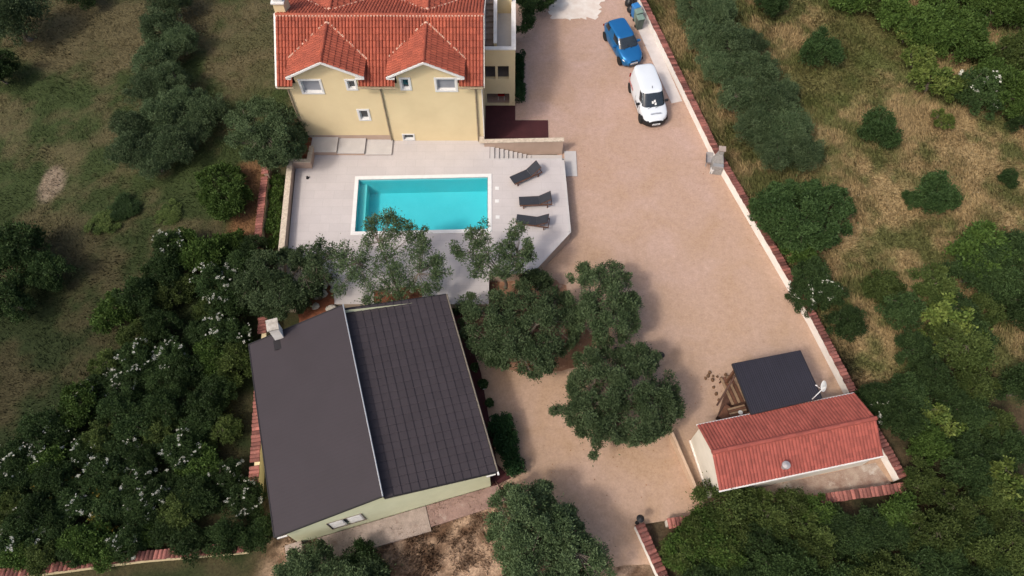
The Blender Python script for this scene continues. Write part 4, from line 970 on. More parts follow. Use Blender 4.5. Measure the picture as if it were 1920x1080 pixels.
# ------------------------------------------------------------------ sun loungers
def lounger(loc, rz, label, back):
    t = thing('sun_lounger', label, 'sun lounger', loc, rz, 'sun loungers right of the pool')
    W_ = .62; f = MB()
    for sy in (-1, 1): f.box(-.95,.98,sy*W_/2-.025,sy*W_/2+.025,.27,.34)
    for x in (-.95,-.1,.93): f.box(x,x+.05,-W_/2+.03,W_/2-.03,.275,.33)
    f.build('frame', M['wood'], t, world=False, bevel=.006)
    for x in (-.72,.70):
        for sy in (-1,1): m = MB(); m.box(x-.03,x+.03,sy*W_/2-.022,sy*W_/2+.022,0,.27); m.build('leg', M['wood'], t, world=False)
    m = MB(); n = 10
    prof = [(-.98,.375),(-.90,.385),(-.5,.37),(0,.36),(.22,.375)]
    vs = []
    for z_ in (0,-.02):
        for x, z in prof:
            for y in (-W_/2+.01,0,W_/2-.01): vs.append((x,y,z+z_-(.012 if y == 0 else 0)))
    q = []
    for i in range(len(prof)-1):
        for j_ in range(2):
            a = i*3+j_; q.append((a,a+3,a+4,a+1)); b = a+15; q.append((b,b+1,b+4,b+3))
    q += [(0,1,16,15),(1,2,17,16)]+[(i*3,15+i*3,18+i*3,3+i*3) for i in range(4)]+[(i*3+2,5+i*3,20+i*3,17+i*3) for i in range(4)]
    m.add(vs, q, .5); m.build('seat', M['sling'], t, world=False)
    ca, sa = math.cos(back), math.sin(back); m = MB(); R = Matrix.Translation((.23,0,.375)) @ Matrix.Rotation(-back,4,'Y')
    m.box(0,.80,-W_/2+.01,W_/2-.01,-.012,.012,R); bo = m.build('backrest', M['sling'], t, world=False, bevel=.008)
    m = MB()
    for sy in (-1,1): m.box(-.02,.80,sy*(W_/2+.0)-.018,sy*(W_/2)+.018,-.05,-.014,R)
    m.box(.76,.80,-W_/2,W_/2,-.05,-.014,R); m.build('back_frame', M['wood'], bo, world=False)
    m = MB(); tip = R @ Vector((.55,0,-.03))
    for sy in (-1,1): m.tube((.70,sy*.22,.31),(tip.x,sy*.22,tip.z),.014,n=6)
    m.tube((.70,-.24,.31),(.70,.24,.31),.014,n=6); m.build('prop', M['wood'], t, world=False)
    return t
for (px, py, a, b, lb) in ((986,327,29,.62,'charcoal sun lounger turned at an angle, nearest the stone stairs'),(1004,376,3,.60,'charcoal sun lounger lying level, middle of the three'),(999,414,-9,.62,'charcoal sun lounger tilted down to the right, closest to the olive trees')):
    p = at(px, py, DZ+.35); lounger((p.x,p.y,DZ+.006), math.radians(a), lb, b)

# ------------------------------------------------------------------ bins, barbecue, lamps
def bin_(name, label, px, py, rz, w_, d_, h, mat, lidmat=None, z=.03):
    p = at(px, py, h); t = thing(name, label, 'bin', (p.x,p.y,z), rz, 'rubbish bins by the tiled wall')
    m = MB(); a, b = w_/2, d_/2; vs = [(-a*.82,-b*.82,.06),(a*.82,-b*.82,.06),(a*.82,b*.82,.06),(-a*.82,b*.82,.06),(-a,-b,h),(a,-b,h),(a,b,h),(-a,b,h)]
    m.add(vs, [(0,3,2,1),(4,5,6,7),(0,1,5,4),(1,2,6,5),(2,3,7,6),(3,0,4,7)], .5); m.box(-a-.02,a+.02,-b-.02,b+.02,h-.07,h-.02); m.build('body', mat, t, world=False, bevel=.015)
    m = MB(); vs = [(-a-.03,-b-.05,h+.0),(a+.03,-b-.05,h),(a+.03,b+.03,h+.0),(-a-.03,b+.03,h)]; vs = vs+[(-a*.9,-b*.8,h+.05),(a*.9,-b*.8,h+.05),(a*.9,b*.85,h+.09),(-a*.9,b*.85,h+.09)]
    m.add(vs, [(0,3,2,1),(4,5,6,7),(0,1,5,4),(1,2,6,5),(2,3,7,6),(3,0,4,7)], .5); lo = m.build('lid', lidmat or mat, t, world=False, bevel=.012)
    m = MB(); m.tube((-a*.8,b+.06,h-.02),(a*.8,b+.06,h-.02),.018,n=6); m.build('handle', mat, t, world=False)
    for s in (-1,1):
        R = Matrix.Translation((s*a*.85,b*.8,.10)) @ Matrix.Rotation(PI/2,4,'Y'); m = MB(); m.lathe([(.04,-.025),(.10,-.025),(.10,.025),(.04,.025)],(0,0,0),12,R); m.build('wheel', M['rubber'], t, world=False)
bin_('wheelie_bin', 'blue wheeled bin beside the tiled wall, behind the green ones', 1193, 11, math.radians(25), .50, .44, 1.0, M['bluebin'])
bin_('wheelie_bin', 'grey green wheeled bin directly in front of the blue bin', 1198, 21, math.radians(20), .50, .44, .98, M['greenbin'])
bin_('wheelie_bin', 'grey green wheeled bin, frontmost in the row of bins', 1201, 33, math.radians(16), .50, .46, .98, M['darkbin'], M['greenbin'])
random.seed(8)
for k, (px, py, r_) in enumerate([(1180,4,.34),(1183,16,.28),(1186,-4,.36)]):
    p = at(px, py, .3); m = MB(); n = 12; vs = []; prof = [(.7,0),(1,.25),(.95,.6),(.6,.95),(.18,1.15),(.1,1.35),(.2,1.45)]
    for q_, z in prof:
        for i in range(n): a_ = 2*PI*i/n; q = r_*q_*random.uniform(.85,1.15); vs.append((p.x+q*math.cos(a_),p.y+q*math.sin(a_),.03+z*r_*1.5))
    m.add(vs, [(a*n+i,a*n+(i+1)%n,(a+1)*n+(i+1)%n,(a+1)*n+i) for a in range(6) for i in range(n)]+[tuple(6*n+i for i in range(n))], .5)
    tag(m.build('rubbish_bag', M['bag'], smooth=True), ['bulging black rubbish bag beside the blue bin','smaller black rubbish bag at the front of the bags','rear black rubbish bag at the top edge of the picture'][k], 'rubbish bag', 'black rubbish bags')
# masonry barbecue over the wall
p = at(1345,310,.5); t = thing('barbecue', 'grey stone barbecue with a short chimney standing against the tiled wall', 'barbecue', (p.x,p.y,0), math.radians(-8))
m = MB(); m.box(-.35,.35,-.35,.45,0,.75); m.build('base', M['stone'], t, world=False, bevel=.02)
m = MB(); vs = [(-.34,-.05,.753),(.34,-.05,.753),(.34,.45,.753),(-.34,.45,.753),(-.16,.12,1.35),(.16,.12,1.35),(.16,.42,1.35),(-.16,.42,1.35)]
m.add(vs, [(0,3,2,1),(4,5,6,7),(0,1,5,4),(1,2,6,5),(2,3,7,6),(3,0,4,7)], .5); m.build('hood', M['stone'], t, world=False, bevel=.02)
m = MB(); m.box(-.15,.15,.13,.41,1.353,1.75); c_ = m.build('chimney', M['stone'], t, world=False, bevel=.01); m = MB(); m.box(-.21,.21,.07,.47,1.753,1.80); m.build('chimney_cap', M['concrete'], c_, world=False)
m = MB(); m.box(-.30,.30,-.33,-.08,.755,.79); m.build('grill', M['metal'], t, world=False)
p2 = at(1337,315,.5); t2 = thing('bucket', 'white round bucket in front of the stone barbecue', 'bucket', (p2.x,p2.y,0)); m = MB(); m.lathe([(.10,0),(.13,.42),(.14,.43),(.14,.45),(.12,.45)],(0,0,0),14); m.build('body', M['trim'], t2, world=False)
m = MB(); m.tube((-.13,0,.44),(0,-.10,.52),.008,n=5); m.tube((0,-.10,.52),(.13,0,.44),.008,n=5); m.build('handle', M['metal'], t2, world=False)
p3 = at(1331,300,.3); t3 = thing('wheelbarrow', 'dark metal cart parked left of the stone barbecue', 'cart', (p3.x,p3.y,0), math.radians(80))
m = MB(); vs = [(-.3,-.2,.28),(.3,-.2,.28),(.3,.2,.28),(-.3,.2,.28),(-.42,-.3,.55),(.42,-.3,.55),(.42,.3,.55),(-.42,.3,.55)]; m.add(vs, [(0,1,2,3),(0,1,5,4),(1,2,6,5),(2,3,7,6),(3,0,4,7)], .5); m.build('tray', M['burner'], t3, world=False)
m = MB(); R = Matrix.Translation((.45,0,.18)) @ Matrix.Rotation(PI/2,4,'X'); m.lathe([(.08,-.04),(.18,-.04),(.18,.04),(.08,.04)],(0,0,0),14,R); m.build('wheel', M['rubber'], t3, world=False)
m = MB(); [m.tube((.45,s*.1,.18),(-.75,s*.28,.50),.016,n=6) for s in (-1,1)]; [m.tube((-.3,s*.22,.38),(-.3,s*.22,0),.016,n=6) for s in (-1,1)]; m.build('frame', M['metal'], t3, world=False)
for (px, py, h, lb) in ((1240,665,1.7,'black garden lamp post on the gravel at the upper right of the large olive crown'), (1157,656,1.7,'black garden lamp post in the gap between the two round olive trees'), (1201,972,1.1,'short black lamp on the end of the white gateway wall')):
    p = at(px, py, h); t = thing('garden_lamp', lb, 'garden lamp', (p.x,p.y,0)); m = MB(); m.lathe([(.10,0),(.10,.05),(.035,.10),(.03,h-.3)],(0,0,0),10); m.build('post', M['blackplastic'], t, world=False)
    m = MB(); m.lathe([(.05,h-.3),(.12,h-.24),(.17,h-.06),(.19,h-.04),(.10,h+.04),(.02,h+.10)],(0,0,0),12); m.build('lantern', M['blackplastic'], t, world=False)
# flower pots on the burgundy strip
for k, (px, py, r_) in enumerate([(906,722,.20),(918,757,.16),(890,690,.15)]):
    p = at(px, py, .35); t = thing('flower_pot', ['larger pale flower pot beside the right eave of the charcoal roof','small flower pot between the larger pot and the hedge','small flower pot nearest the olive trees beside the charcoal roof'][k], 'flower pot', (p.x,p.y,.03), 0, 'flower pots on the burgundy paving')
    m = MB(); m.lathe([(r_*.7,0),(r_,.32),(r_*1.08,.34),(r_*1.05,.38),(r_*.9,.37)],(0,0,0),14); m.build('pot', M['wallwhite' if k == 0 else 'greenbin'], t, world=False)
    rs = np.random.RandomState(k); n = 500; d_ = rs.normal(size=(n,3)); d_ /= np.linalg.norm(d_,axis=1)[:,None]; c_ = d_*r_*1.3*rs.rand(n,1)**.4+np.array([0,0,.5]); u_ = rs.normal(size=(n,3))*.045; v_ = rs.normal(size=(n,3))*.045
    V = np.stack([c_-u_, c_-v_, c_+u_, c_+v_],1).reshape(-1,3); i = np.arange(n)*4; me = npmesh('foliage', V, np.stack([i,i+1,i+2,i+3],1), rs.rand(n)); me.materials.append(M['bush']); o = bpy.data.objects.new('foliage', me); COL.objects.link(o); o.parent = t

# ------------------------------------------------------------------ vegetation
def leaves(name, centers, crads, per, ll, lw, seed, mat, squash=.85, cvar=.6, up=.35, shell=.45):
    rs = np.random.RandomState(seed); C = np.repeat(np.asarray(centers), per, axis=0); n = len(C); R = np.repeat(np.asarray(crads), per)
    d = rs.normal(size=(n,3)); d /= np.linalg.norm(d, axis=1)[:,None]+1e-9
    r = R*(shell+(1-shell)*rs.rand(n))**.8*rs.uniform(.55,1.08,n)*(1+rs.exponential(.35,n)*(rs.rand(n) < .22)); p = C+d*r[:,None]*np.array([1,1,squash])
    ax = d*.8+rs.normal(size=(n,3))*.55+np.array([0,0,up]); ax /= np.linalg.norm(ax, axis=1)[:,None]
    t = rs.normal(size=(n,3)); s = np.cross(ax, t); s /= np.linalg.norm(s, axis=1)[:,None]+1e-9
    L_ = (ll*rs.uniform(.6,1.4,n))[:,None]; W_ = (lw*rs.uniform(.7,1.4,n))[:,None]
    V = np.stack([p, p+ax*L_*.5+s*W_, p+ax*L_, p+ax*L_*.5-s*W_], 1).reshape(-1,3); i = np.arange(n)*4
    cr = np.repeat(rs.rand(len(centers)), per); rnd = np.clip(cvar*cr+(1-cvar)*rs.rand(n), 0, 1)
    me = npmesh(name, V, np.stack([i,i+1,i+2,i+3],1), rnd); me.materials.append(mat); return me
def crown_centers(rs, n, R, Hh, lobes=5, inner=.25):
    """clump centres on an uneven, lobed crown; R radius, Hh half height"""
    ph = rs.uniform(0, 2*PI, 4); out = []; rad = []
    while len(out) < n:
        d = rs.normal(size=3); d /= np.linalg.norm(d)
        if d[2] < -.45: continue
        th = math.atan2(d[1], d[0]); lob = 1+.16*math.sin(2*th+ph[0])+.13*math.sin(3*th+ph[1])+.10*math.sin(5*th+ph[2]+3*d[2])
        k = (inner+(1-inner)*rs.rand()**.45)
        out.append(np.array([d[0]*R*lob*k*.84, d[1]*R*lob*k*.84, d[2]*Hh*k*.84])); rad.append(R*rs.uniform(.15,.27))
    return np.array(out), np.array(rad)
def trunk_mesh(name, centers, base, top, r0, rs, k=5, twig=.4):
    mb = MB(); base = Vector(base); fork = base.lerp(Vector(top), .35)+Vector((rs.normal()*.08, rs.normal()*.08, 0)); mid = base.lerp(fork,.5)+Vector((rs.normal()*.07, rs.normal()*.07,0))
    mb.tube(base, mid, r0*1.3, r0, 8); mb.tube(mid, fork, r0, r0*.85, 8)
    idx = rs.choice(len(centers), min(k, len(centers)), replace=False); limbs = [Vector(centers[i])*.62+Vector(top)*.38 for i in idx]
    for q in limbs: mb.tube(fork, fork.lerp(q,.5)+Vector((0,0,.1)), r0*.62, r0*.42, 6); mb.tube(fork.lerp(q,.5)+Vector((0,0,.1)), q, r0*.42, r0*.28, 6)
    for i, c in enumerate(centers):
        if rs.rand() > twig: continue
        c = Vector(c); q = min(limbs, key=lambda l: (l-c).length); mb.tube(q, c, r0*.22, r0*.08, 5, cap=False)
    return mb
PROTO = {}
def proto(kind, var, R, Hh, hc, nc, per, ll, lw, mat, seed, trunk_r=.13, twig=.35, crad=1.0, base=(0,0), blossom=None, centers=None):
    rs = np.random.RandomState(seed)
    C, rad = crown_centers(rs, nc, R, Hh) if centers is None else centers; rad = rad*crad
    C = C+np.array([0,0,hc]); cm = leaves('crown', C, rad, per, ll, lw, seed+1, mat)
    tb = trunk_mesh('trunk', C, (base[0],base[1],0), (0,0,hc), trunk_r, rs, twig=twig)
    o = tb.build('trunk', M['bark']); tm = o.data; bpy.data.objects.remove(o)
    bm_ = None
    if blossom:
        top = C[C[:,2] > hc]; sel = top[rs.choice(len(top), min(blossom[0], len(top)), replace=False)]
        n_ = np.linalg.norm(sel-np.array([0,0,hc]), axis=1)[:,None]; sel = sel+(sel-np.array([0,0,hc]))/n_*R*.22
        dr = rs.normal(size=sel.shape)*np.array([.30,.30,.05]); cc = np.concatenate([sel+dr*rs.uniform(-.9,.9,(len(sel),1))+rs.normal(size=sel.shape)*.06 for _ in range(7)])
        bm_ = leaves('blossom', cc, rs.uniform(.03,.10,len(cc)), blossom[1], .034, .020, seed+3, blossom[2], squash=.4, up=.8)
    PROTO[(kind, var)] = (cm, tm, bm_, R, hc)
# olives round the yard
for v in range(3): proto('olive', v, 2.0, 1.55, 2.3, 130, 230, .115, .024, M['olive'], 20+v, .16)
for v in range(3): proto('grove', v, 2.0, 1.5, 1.9, 120, 230, .115, .025, M['olive2'], 30+v, .15, .2)
for v in range(2): proto('round', v, 1.2, .95, .95, 70, 230, .10, .022, M['bush'], 40+v, .06, .2)
for v in range(3): proto('bright', v, 1.4, 1.0, 1.1, 60, 170, .13, .040, M['bright'], 50+v, .07, .2)
for v in range(2): proto('lime', v, 1.3, .8, 1.1, 34, 90, .15, .045, M['lime'], 60+v, .05, .6, .8)
for v in range(3): proto('maquis', v, 1.4, 1.1, 1.1, 66, 210, .10, .028, M['deep'], 70+v, .07, .25)
for v in range(2): proto('maquis', 3+v, 1.4, 1.1, 1.1, 60, 210, .105, .030, M['maq'], 75+v, .07, .25)
for v in range(3): proto('flower', v, 1.4, 1.1, 1.1, 64, 210, .10, .028, M['deep'], 80+v, .07, .25, blossom=((8, 13, 7)[v], 22, M['blossom']))
proto('yellowflower', 0, 1.2, .9, .9, 46, 150, .12, .03, M['maq'], 90, .06, .25, blossom=(20, 22, M['blossomy']))
proto('big', 0, 2.9, 2.3, 2.7, 190, 230, .14, .028, M['olive'], 95, .2); proto('big', 1, 2.9, 2.3, 2.7, 190, 230, .14, .03, M['bush'], 96, .2)
rr_ = random.Random(4)
def plant(kind, var, px, py, rpx, label, cat='bush', group=None, name=None, sz=1.0, lift=0.0, rz=None, trunkless=False):
    cm, tm, bm_, R, hc = PROTO[(kind, var)]
    s = 1.0
    for _ in range(3):
        p = at(px, py, hc*s*sz+lift); s = (rpx/pxm(p))/R
    t = thing(name or ('olive_tree' if cat == 'tree' else 'bush'), label, cat, (p.x, p.y, lift-.08), rr_.uniform(0, 6.28) if rz is None else rz, group); t.scale = (s, s, s*sz)
    for nm, me in (('crown', cm), ('trunk', tm), ('blossom', bm_)):
        if me is None: continue
        o = bpy.data.objects.new(nm if cat == 'tree' else {'crown':'foliage','trunk':'stem','blossom':'blossom'}[nm], me); COL.objects.link(o); o.parent = t
    return t
# --- trees inside the yard
plant('round', 1, 680, 1068, 52, 'round bush right of the olive tree below the shuttered window')
# --- sparse poolside olives with visible branches
def sparse(name, spots, base, seed, label, r=.42, per=900):
    rs = np.random.RandomState(seed); bx, by = base; B = at(bx, by, DZ); C = []; rad = []
    for (px, py, z, k) in spots:
        q = at(px, py, DZ+z)
        for _ in range(5): C.append([q.x-B.x+rs.normal()*.28*k, q.y-B.y+rs.normal()*.28*k, z+rs.normal()*.2]); rad.append(r*k*rs.uniform(.55,1.0))
    C = np.array(C); rad = np.array(rad); cm = leaves('crown', C, rad, per//6, .125, .026, seed, M['olive'], cvar=.5)
    t = thing('olive_tree', label, 'tree', (B.x, B.y, DZ)); o = bpy.data.objects.new('crown', cm); COL.objects.link(o); o.parent = t
    hc = C[:,2].mean(); mb = trunk_mesh('trunk', C, (0,0,0), (C[:,0].mean()*.6, C[:,1].mean()*.6, hc), .085, rs, 6, .9); mb.build('trunk', M['bark'], t, world=False)
sparse('olive_tree', [(728,402,3.6,.9),(720,425,3.4,1.1),(700,420,3.3,.8),(755,425,3.4,.9),(775,440,3.3,.8),(790,445,3.1,.6),(735,450,3.3,1.1),(695,452,3.1,1),(760,468,3.2,1.2),(800,470,3.0,1.1),(815,478,2.9,.8),(722,480,3.1,1.1),(680,478,3.0,1.1),(650,470,2.8,1.0),(638,490,2.7,.9),(665,505,2.8,1.1),(700,512,2.9,1.1),(740,505,3.0,1.2),(778,500,2.9,1.2),(810,505,2.7,.9),(650,530,2.4,1.0),(690,542,2.4,1.0),(730,538,2.4,1.0),(770,535,2.4,1.0),(800,540,2.2,.9),(745,560,2.0,.8),(705,565,1.9,.8),(820,528,2.2,.7)], (752,585), 201, 'tall airy olive tree overlapping the near edge of the pool', .50)
sparse('olive_tree', [(585,470,2.9,.9),(605,460,2.9,.8),(612,485,2.8,1.0),(590,500,2.7,1.0),(625,510,2.5,.8),(600,525,2.3,.9),(575,540,2.2,.9)], (600,560), 202, 'small airy olive between the tall poolside olive and the dark bush by the deck wall', .42)
sparse('olive_tree', [(968,432,3.2,.8),(962,448,3.1,.8),(985,462,3.0,.9),(995,475,2.8,.7),(960,470,3.0,1.0),(935,470,3.0,1.0),(905,440,3.0,.9),(880,442,2.9,.8),(888,460,2.9,1.0),(862,466,2.8,.8),(880,485,2.7,1.0),(910,490,2.8,1.1),(940,492,2.7,1.1),(975,490,2.6,.9),(895,508,2.4,.8),(930,515,2.3,.9),(960,508,2.3,.8)], (948,540), 203, 'airy olive tree at the lower right of the pool deck', .42)
def crown_from(label, poly, base, zlo, ztop, n, seed, mat, name='olive_tree', cat='tree', per=210, rad_=(.22,.42), zb=0.0, ll=.115, lw=.024, tr=.14, open_=.0, gaps=(), edge=45):
    """a crown grown inside an outline measured in the photograph: dome between zlo and ztop, clumps through the whole volume"""
    rs = np.random.RandomState(seed); B = at(base[0], base[1], zb); C = []; rad = []
    xs = [p[0] for p in poly]; ys = [p[1] for p in poly]; cx = sum(xs)/len(xs); cy = sum(ys)/len(ys)
    while len(C) < n:
        x = rs.uniform(min(xs), max(xs)); y = rs.uniform(min(ys), max(ys)); ins = False; dm = 1e9
        for i in range(len(poly)):
            (x1,y1),(x2,y2) = poly[i], poly[i-1]
            if (y1 > y) != (y2 > y) and x < (x2-x1)*(y-y1)/(y2-y1)+x1: ins = not ins
            t_ = max(0, min(1, ((x-x1)*(x2-x1)+(y-y1)*(y2-y1))/((x2-x1)**2+(y2-y1)**2+1e-9))); dm = min(dm, math.hypot(x-x1-t_*(x2-x1), y-y1-t_*(y2-y1)))
        if not ins or dm < 7 or any(math.hypot(x-g_[0], y-g_[1]) < g_[2] for g_ in gaps): continue
        if float(vnoise(np.array([x/15.+seed]), np.array([y/13.]))[0]) < .35: continue
        z = zlo+(ztop-zlo)*math.sqrt(min(1, dm/edge))*(1-.75*rs.rand()**1.7)*(.82+.36*float(vnoise(np.array([x/28.]), np.array([y/24.+seed]))[0]))
        q = at(x, y, zb+z); C.append([q.x-B.x, q.y-B.y, z]); rad.append(rs.uniform(*rad_)*(.7 if dm < 14 else 1))
    C = np.array(C); rad = np.array(rad); cm = leaves('crown', C, rad, per, ll, lw, seed, mat, cvar=.55)
    t = thing(name, label, cat, (B.x, B.y, zb)); o = bpy.data.objects.new('crown' if cat == 'tree' else 'foliage', cm); COL.objects.link(o); o.parent = t
    c_ = C.mean(0); mb = trunk_mesh('trunk', C, (0,0,-.1), (c_[0]*.7, c_[1]*.7, c_[2]), tr, rs, 7, .35); mb.build('trunk' if cat == 'tree' else 'stem', M['bark'], t, world=False)
    return t
crown_from('wide double crowned olive tree beside the top right corner of the charcoal roof', [(853,562),(880,543),(930,533),(985,514),(1035,522),(1078,555),(1092,605),(1080,655),(1052,672),(1042,700),(1000,716),(965,702),(945,694),(912,692),(878,660),(858,620)], (975,665), 1.3, 3.6, 330, 401, M['olive'], gaps=((905,572,14),(962,545,12)))
crown_from('compact olive tree on the gravel below the angled deck corner, farthest up its cluster', [(1052,540),(1066,508),(1084,490),(1130,484),(1162,490),(1187,513),(1192,545),(1212,570),(1207,602),(1190,642),(1150,652),(1106,650),(1070,632),(1052,585)], (1140,610), 1.3, 3.6, 210, 402, M['olive'], gaps=((1088,628,10),))
crown_from('largest olive tree, an irregular crown in the middle of the lower gravel', [(1075,660),(1110,642),(1160,650),(1200,638),(1240,658),(1248,690),(1277,703),(1296,730),(1288,770),(1264,802),(1240,822),(1200,842),(1165,832),(1132,850),(1108,868),(1093,840),(1073,802),(1050,802),(1020,776),(1032,760),(1058,752),(1063,710)], (1175,775), 1.2, 3.9, 440, 403, M['olive'], gaps=((1085,735,8),))
crown_from('big spreading olive tree at the bottom of the picture right of the dry weeds', [(918,932),(945,903),(985,905),(1010,896),(1042,905),(1035,930),(1078,945),(1092,966),(1100,988),(1132,1005),(1152,1035),(1157,1085),(1150,1120),(958,1130),(938,1060),(913,1012),(910,960)], (1030,1040), 1.2, 3.8, 400, 404, M['olive'])
crown_from('olive tree in front of the shuttered window, bottom edge', [(498,1085),(530,1040),(568,1013),(612,1008),(627,1035),(650,1040),(690,1033),(722,1060),(745,1085),(735,1130),(498,1130)], (610,1075), .8, 2.4, 170, 405, M['olive'], tr=.09)
crown_from('large dark round tree touching the left corner of the yellow house', [(418,215),(440,190),(490,176),(532,183),(562,205),(580,245),(572,292),(542,312),(500,318),(455,302),(418,265)], (500,275), 1.4, 4.4, 330, 406, M['olive'])
crown_from('leafy bright green bush below the large dark tree', [(360,330),(395,300),(442,308),(473,340),(478,372),(456,404),(410,420),(374,396),(360,360)], (420,365), .3, 1.9, 150, 407, M['bright'], 'bush', 'bush', per=170, ll=.12, lw=.036, tr=.06)
crown_from('large round dark green bush overhanging the tiled wall', [(1403,375),(1430,343),(1480,333),(1540,335),(1592,350),(1608,390),(1603,432),(1565,462),(1520,478),(1468,468),(1422,432),(1400,405)], (1500,420), .4, 2.9, 330, 408, M['bush'], 'bush', 'bush', ll=.12, lw=.034, tr=.08)
crown_from('broad dark olive tree above the chimney corner of the charcoal roof', [(438,500),(470,472),(520,466),(562,456),(602,478),(612,520),(602,568),(562,592),(520,604),(470,592),(432,560)], (530,560), 1.0, 3.4, 300, 409, M['olive'])
crown_from('small olive tree at the right angled edge of the pool deck', [(972,520),(990,502),(1025,505),(1040,530),(1025,550),(985,550)], (1005,535), .8, 2.2, 50, 410, M['olive'], tr=.07)
# beds and rocks under them
for k, (pl, nm) in enumerate([([(700,545),(790,535),(790,590),(700,600)], 'planting_bed'), ([(560,520),(622,520),(628,600),(560,610)], 'planting_bed')]):
    sheet(nm, jag([tuple(at(x, y, DZ)[:2]) for x, y in pl], .06, .3), DZ+.02, M['redsoil'])
rs = random.Random(9)
for k in range(22):
    a = rs.random(); px, py = (rs.uniform(590,626), rs.uniform(515,590)) if k < 14 else (rs.uniform(700,790), rs.choice([rs.uniform(540,548), rs.uniform(575,590)])); p = at(px, py, DZ); r_ = rs.uniform(.12,.34); n = 8; vs = []
    for q_, z in ((.95,-.02),(1,.3),(.75,.55),(.15,.68)):
        for i in range(n): a_ = 2*PI*i/n; q = r_*q_*rs.uniform(.75,1.2); vs.append((p.x+q*math.cos(a_), p.y+q*math.sin(a_), DZ+.02+z*r_))
    m = MB(); m.add(vs, [(a*n+i,a*n+(i+1)%n,(a+1)*n+(i+1)%n,(a+1)*n+i) for a in range(3) for i in range(n)]+[tuple(3*n+i for i in range(n))], .5)
    tag(m.build('rock', M['palestone']), 'pale rock in the rockery at the lower left corner of the deck' if k < 14 else 'pale rock around the soil bed of the tall poolside olive', 'rock', 'pale rocks around the deck beds')
sheet('soil_bed', jag([tuple(at(x, y)[:2]) for x, y in [(918,520),(985,508),(1062,535),(1085,600),(1120,640),(1080,690),(1000,700),(920,690),(880,640),(872,570),(918,560)]], .10, .35), .012, mt('reddish_earth', (.30,.165,.105), (.17,.085,.05), 1.6, .95, .5, 25, fine=.15, stain=((.40,.27,.19), 1.2, .56)))
# --- hedges
def hedge(label, a, b, w_, h, mat, seed):
    rs = np.random.RandomState(seed); A = np.array(a); B = np.array(b); L_ = np.linalg.norm(B-A); n = int(L_*w_*h*95); d = (B-A)/L_; q = np.array([-d[1], d[0]]); C = []
    for i in range(n):
        t_ = rs.rand()*L_; s = rs.uniform(-.5,.5)*w_; z = rs.rand()**.6*h; bulge = 1+.2*math.sin(t_*2.1)+.1*math.sin(t_*5.3); C.append([*(A+d*t_+q*s*bulge), z*(.9+.15*math.sin(t_*1.7+1))])
    C = np.array(C); C[:,:2] -= A; cm = leaves('foliage', C, np.full(n, .16), 60, .09, .032, seed, mat, up=.5)
    t = thing('hedge', label, 'hedge', (A[0],A[1],0)); o = bpy.data.objects.new('foliage', cm); COL.objects.link(o); o.parent = t
    m = MB()
    for i in range(int(L_/.5)): p = d*(i+.5)*.5; m.tube((p[0],p[1],-.05),(p[0]+rs.normal()*.05,p[1],h*.8),.03,.012,6)
    m.build('stem', M['bark'], t, world=False)
hedge('narrow dark green hedge along the right wall of the house wing', (.48,34.05), (.48,38.1), .50, 1.05, M['laurel'], 301)
a_, b_ = at(934,785,.6), at(968,885,.6); hedge('dark green hedge beside the right eave of the charcoal roof', (a_.x,a_.y), (b_.x,b_.y), .95, 1.1, M['laurel'], 302)
a_, b_ = at(518,330,.2), at(515,462,.2); hedge('strip of bright green ivy between the tile capped wall and the deck wall', (a_.x,a_.y), (b_.x,b_.y), .75, .35, M['bright'], 303)
crown_from('big dark evergreen bush at the corner of the house wing, top of the yard', [(960,-40),(1065,-40),(1045,3),(1012,30),(1003,50),(977,72),(962,78)], (990,30), .3, 3.0, 150, 411, M['bush'], 'bush', 'bush', ll=.11, lw=.03, tr=.08); 
plant('maquis', 0, 858, 575, 16, 'small dark shrub in the gap at the top right corner of the charcoal roof'); 
plant('bright', 0, 880, 895, 0.1+18, 'small green shrub') if False else None
# --- right of the wall: the row of grey olives
for k, (x, y, r_) in enumerate([(1300,8,40),(1345,20,42),(1318,62,40),(1368,82,50),(1348,125,40),(1412,130,48),(1388,178,46),(1440,190,50),(1470,175,36),(1425,232,46),(1480,238,50),(1452,278,44),(1505,285,44),(1405,80,34)]):
    plant('grove', k%3, x, y, r_, 'grey green olive in the long row of olives right of the tiled wall', 'tree', 'olives in the row right of the wall', sz=.95)
plant('bright', 0, 1500, 462, 38, 'small bright leafy bush at the foot of the large round bush')
for k, (x, y, r_, lb) in enumerate([(1540,93,42,'round dark bush alone in the dry grass, nearest the top of the field'),(1650,240,41,'round dark bush alone in the middle of the dry grass'),(1760,363,44,'round dark bush low in the dry grass at the right, beside a tiny one'),(1712,372,20,'tiny round bush touching its bigger neighbour in the dry grass'),(1447,2,34,'round bush at the top edge beside the olive row'),(1893,333,20,'small green bush alone in the dry grass near the right edge')]):
    plant('round', k%2, x, y, r_, lb)
for k, (x, y, r_, lb) in enumerate([(1755,148,46,'bushy yellow green shrub at the edge of the dry grass'),(1800,165,36,'yellow green shrub between the dry grass and the thicket'),(1722,105,34,'loose yellow green shrub uphill of the bushy one'),(1770,225,24,'low yellow green shrub, lowest of those along the dry grass'),(1705,60,34,'pale leafy shrub among the weeds at the top')]):
    plant('lime', k%2, x, y, r_, lb)
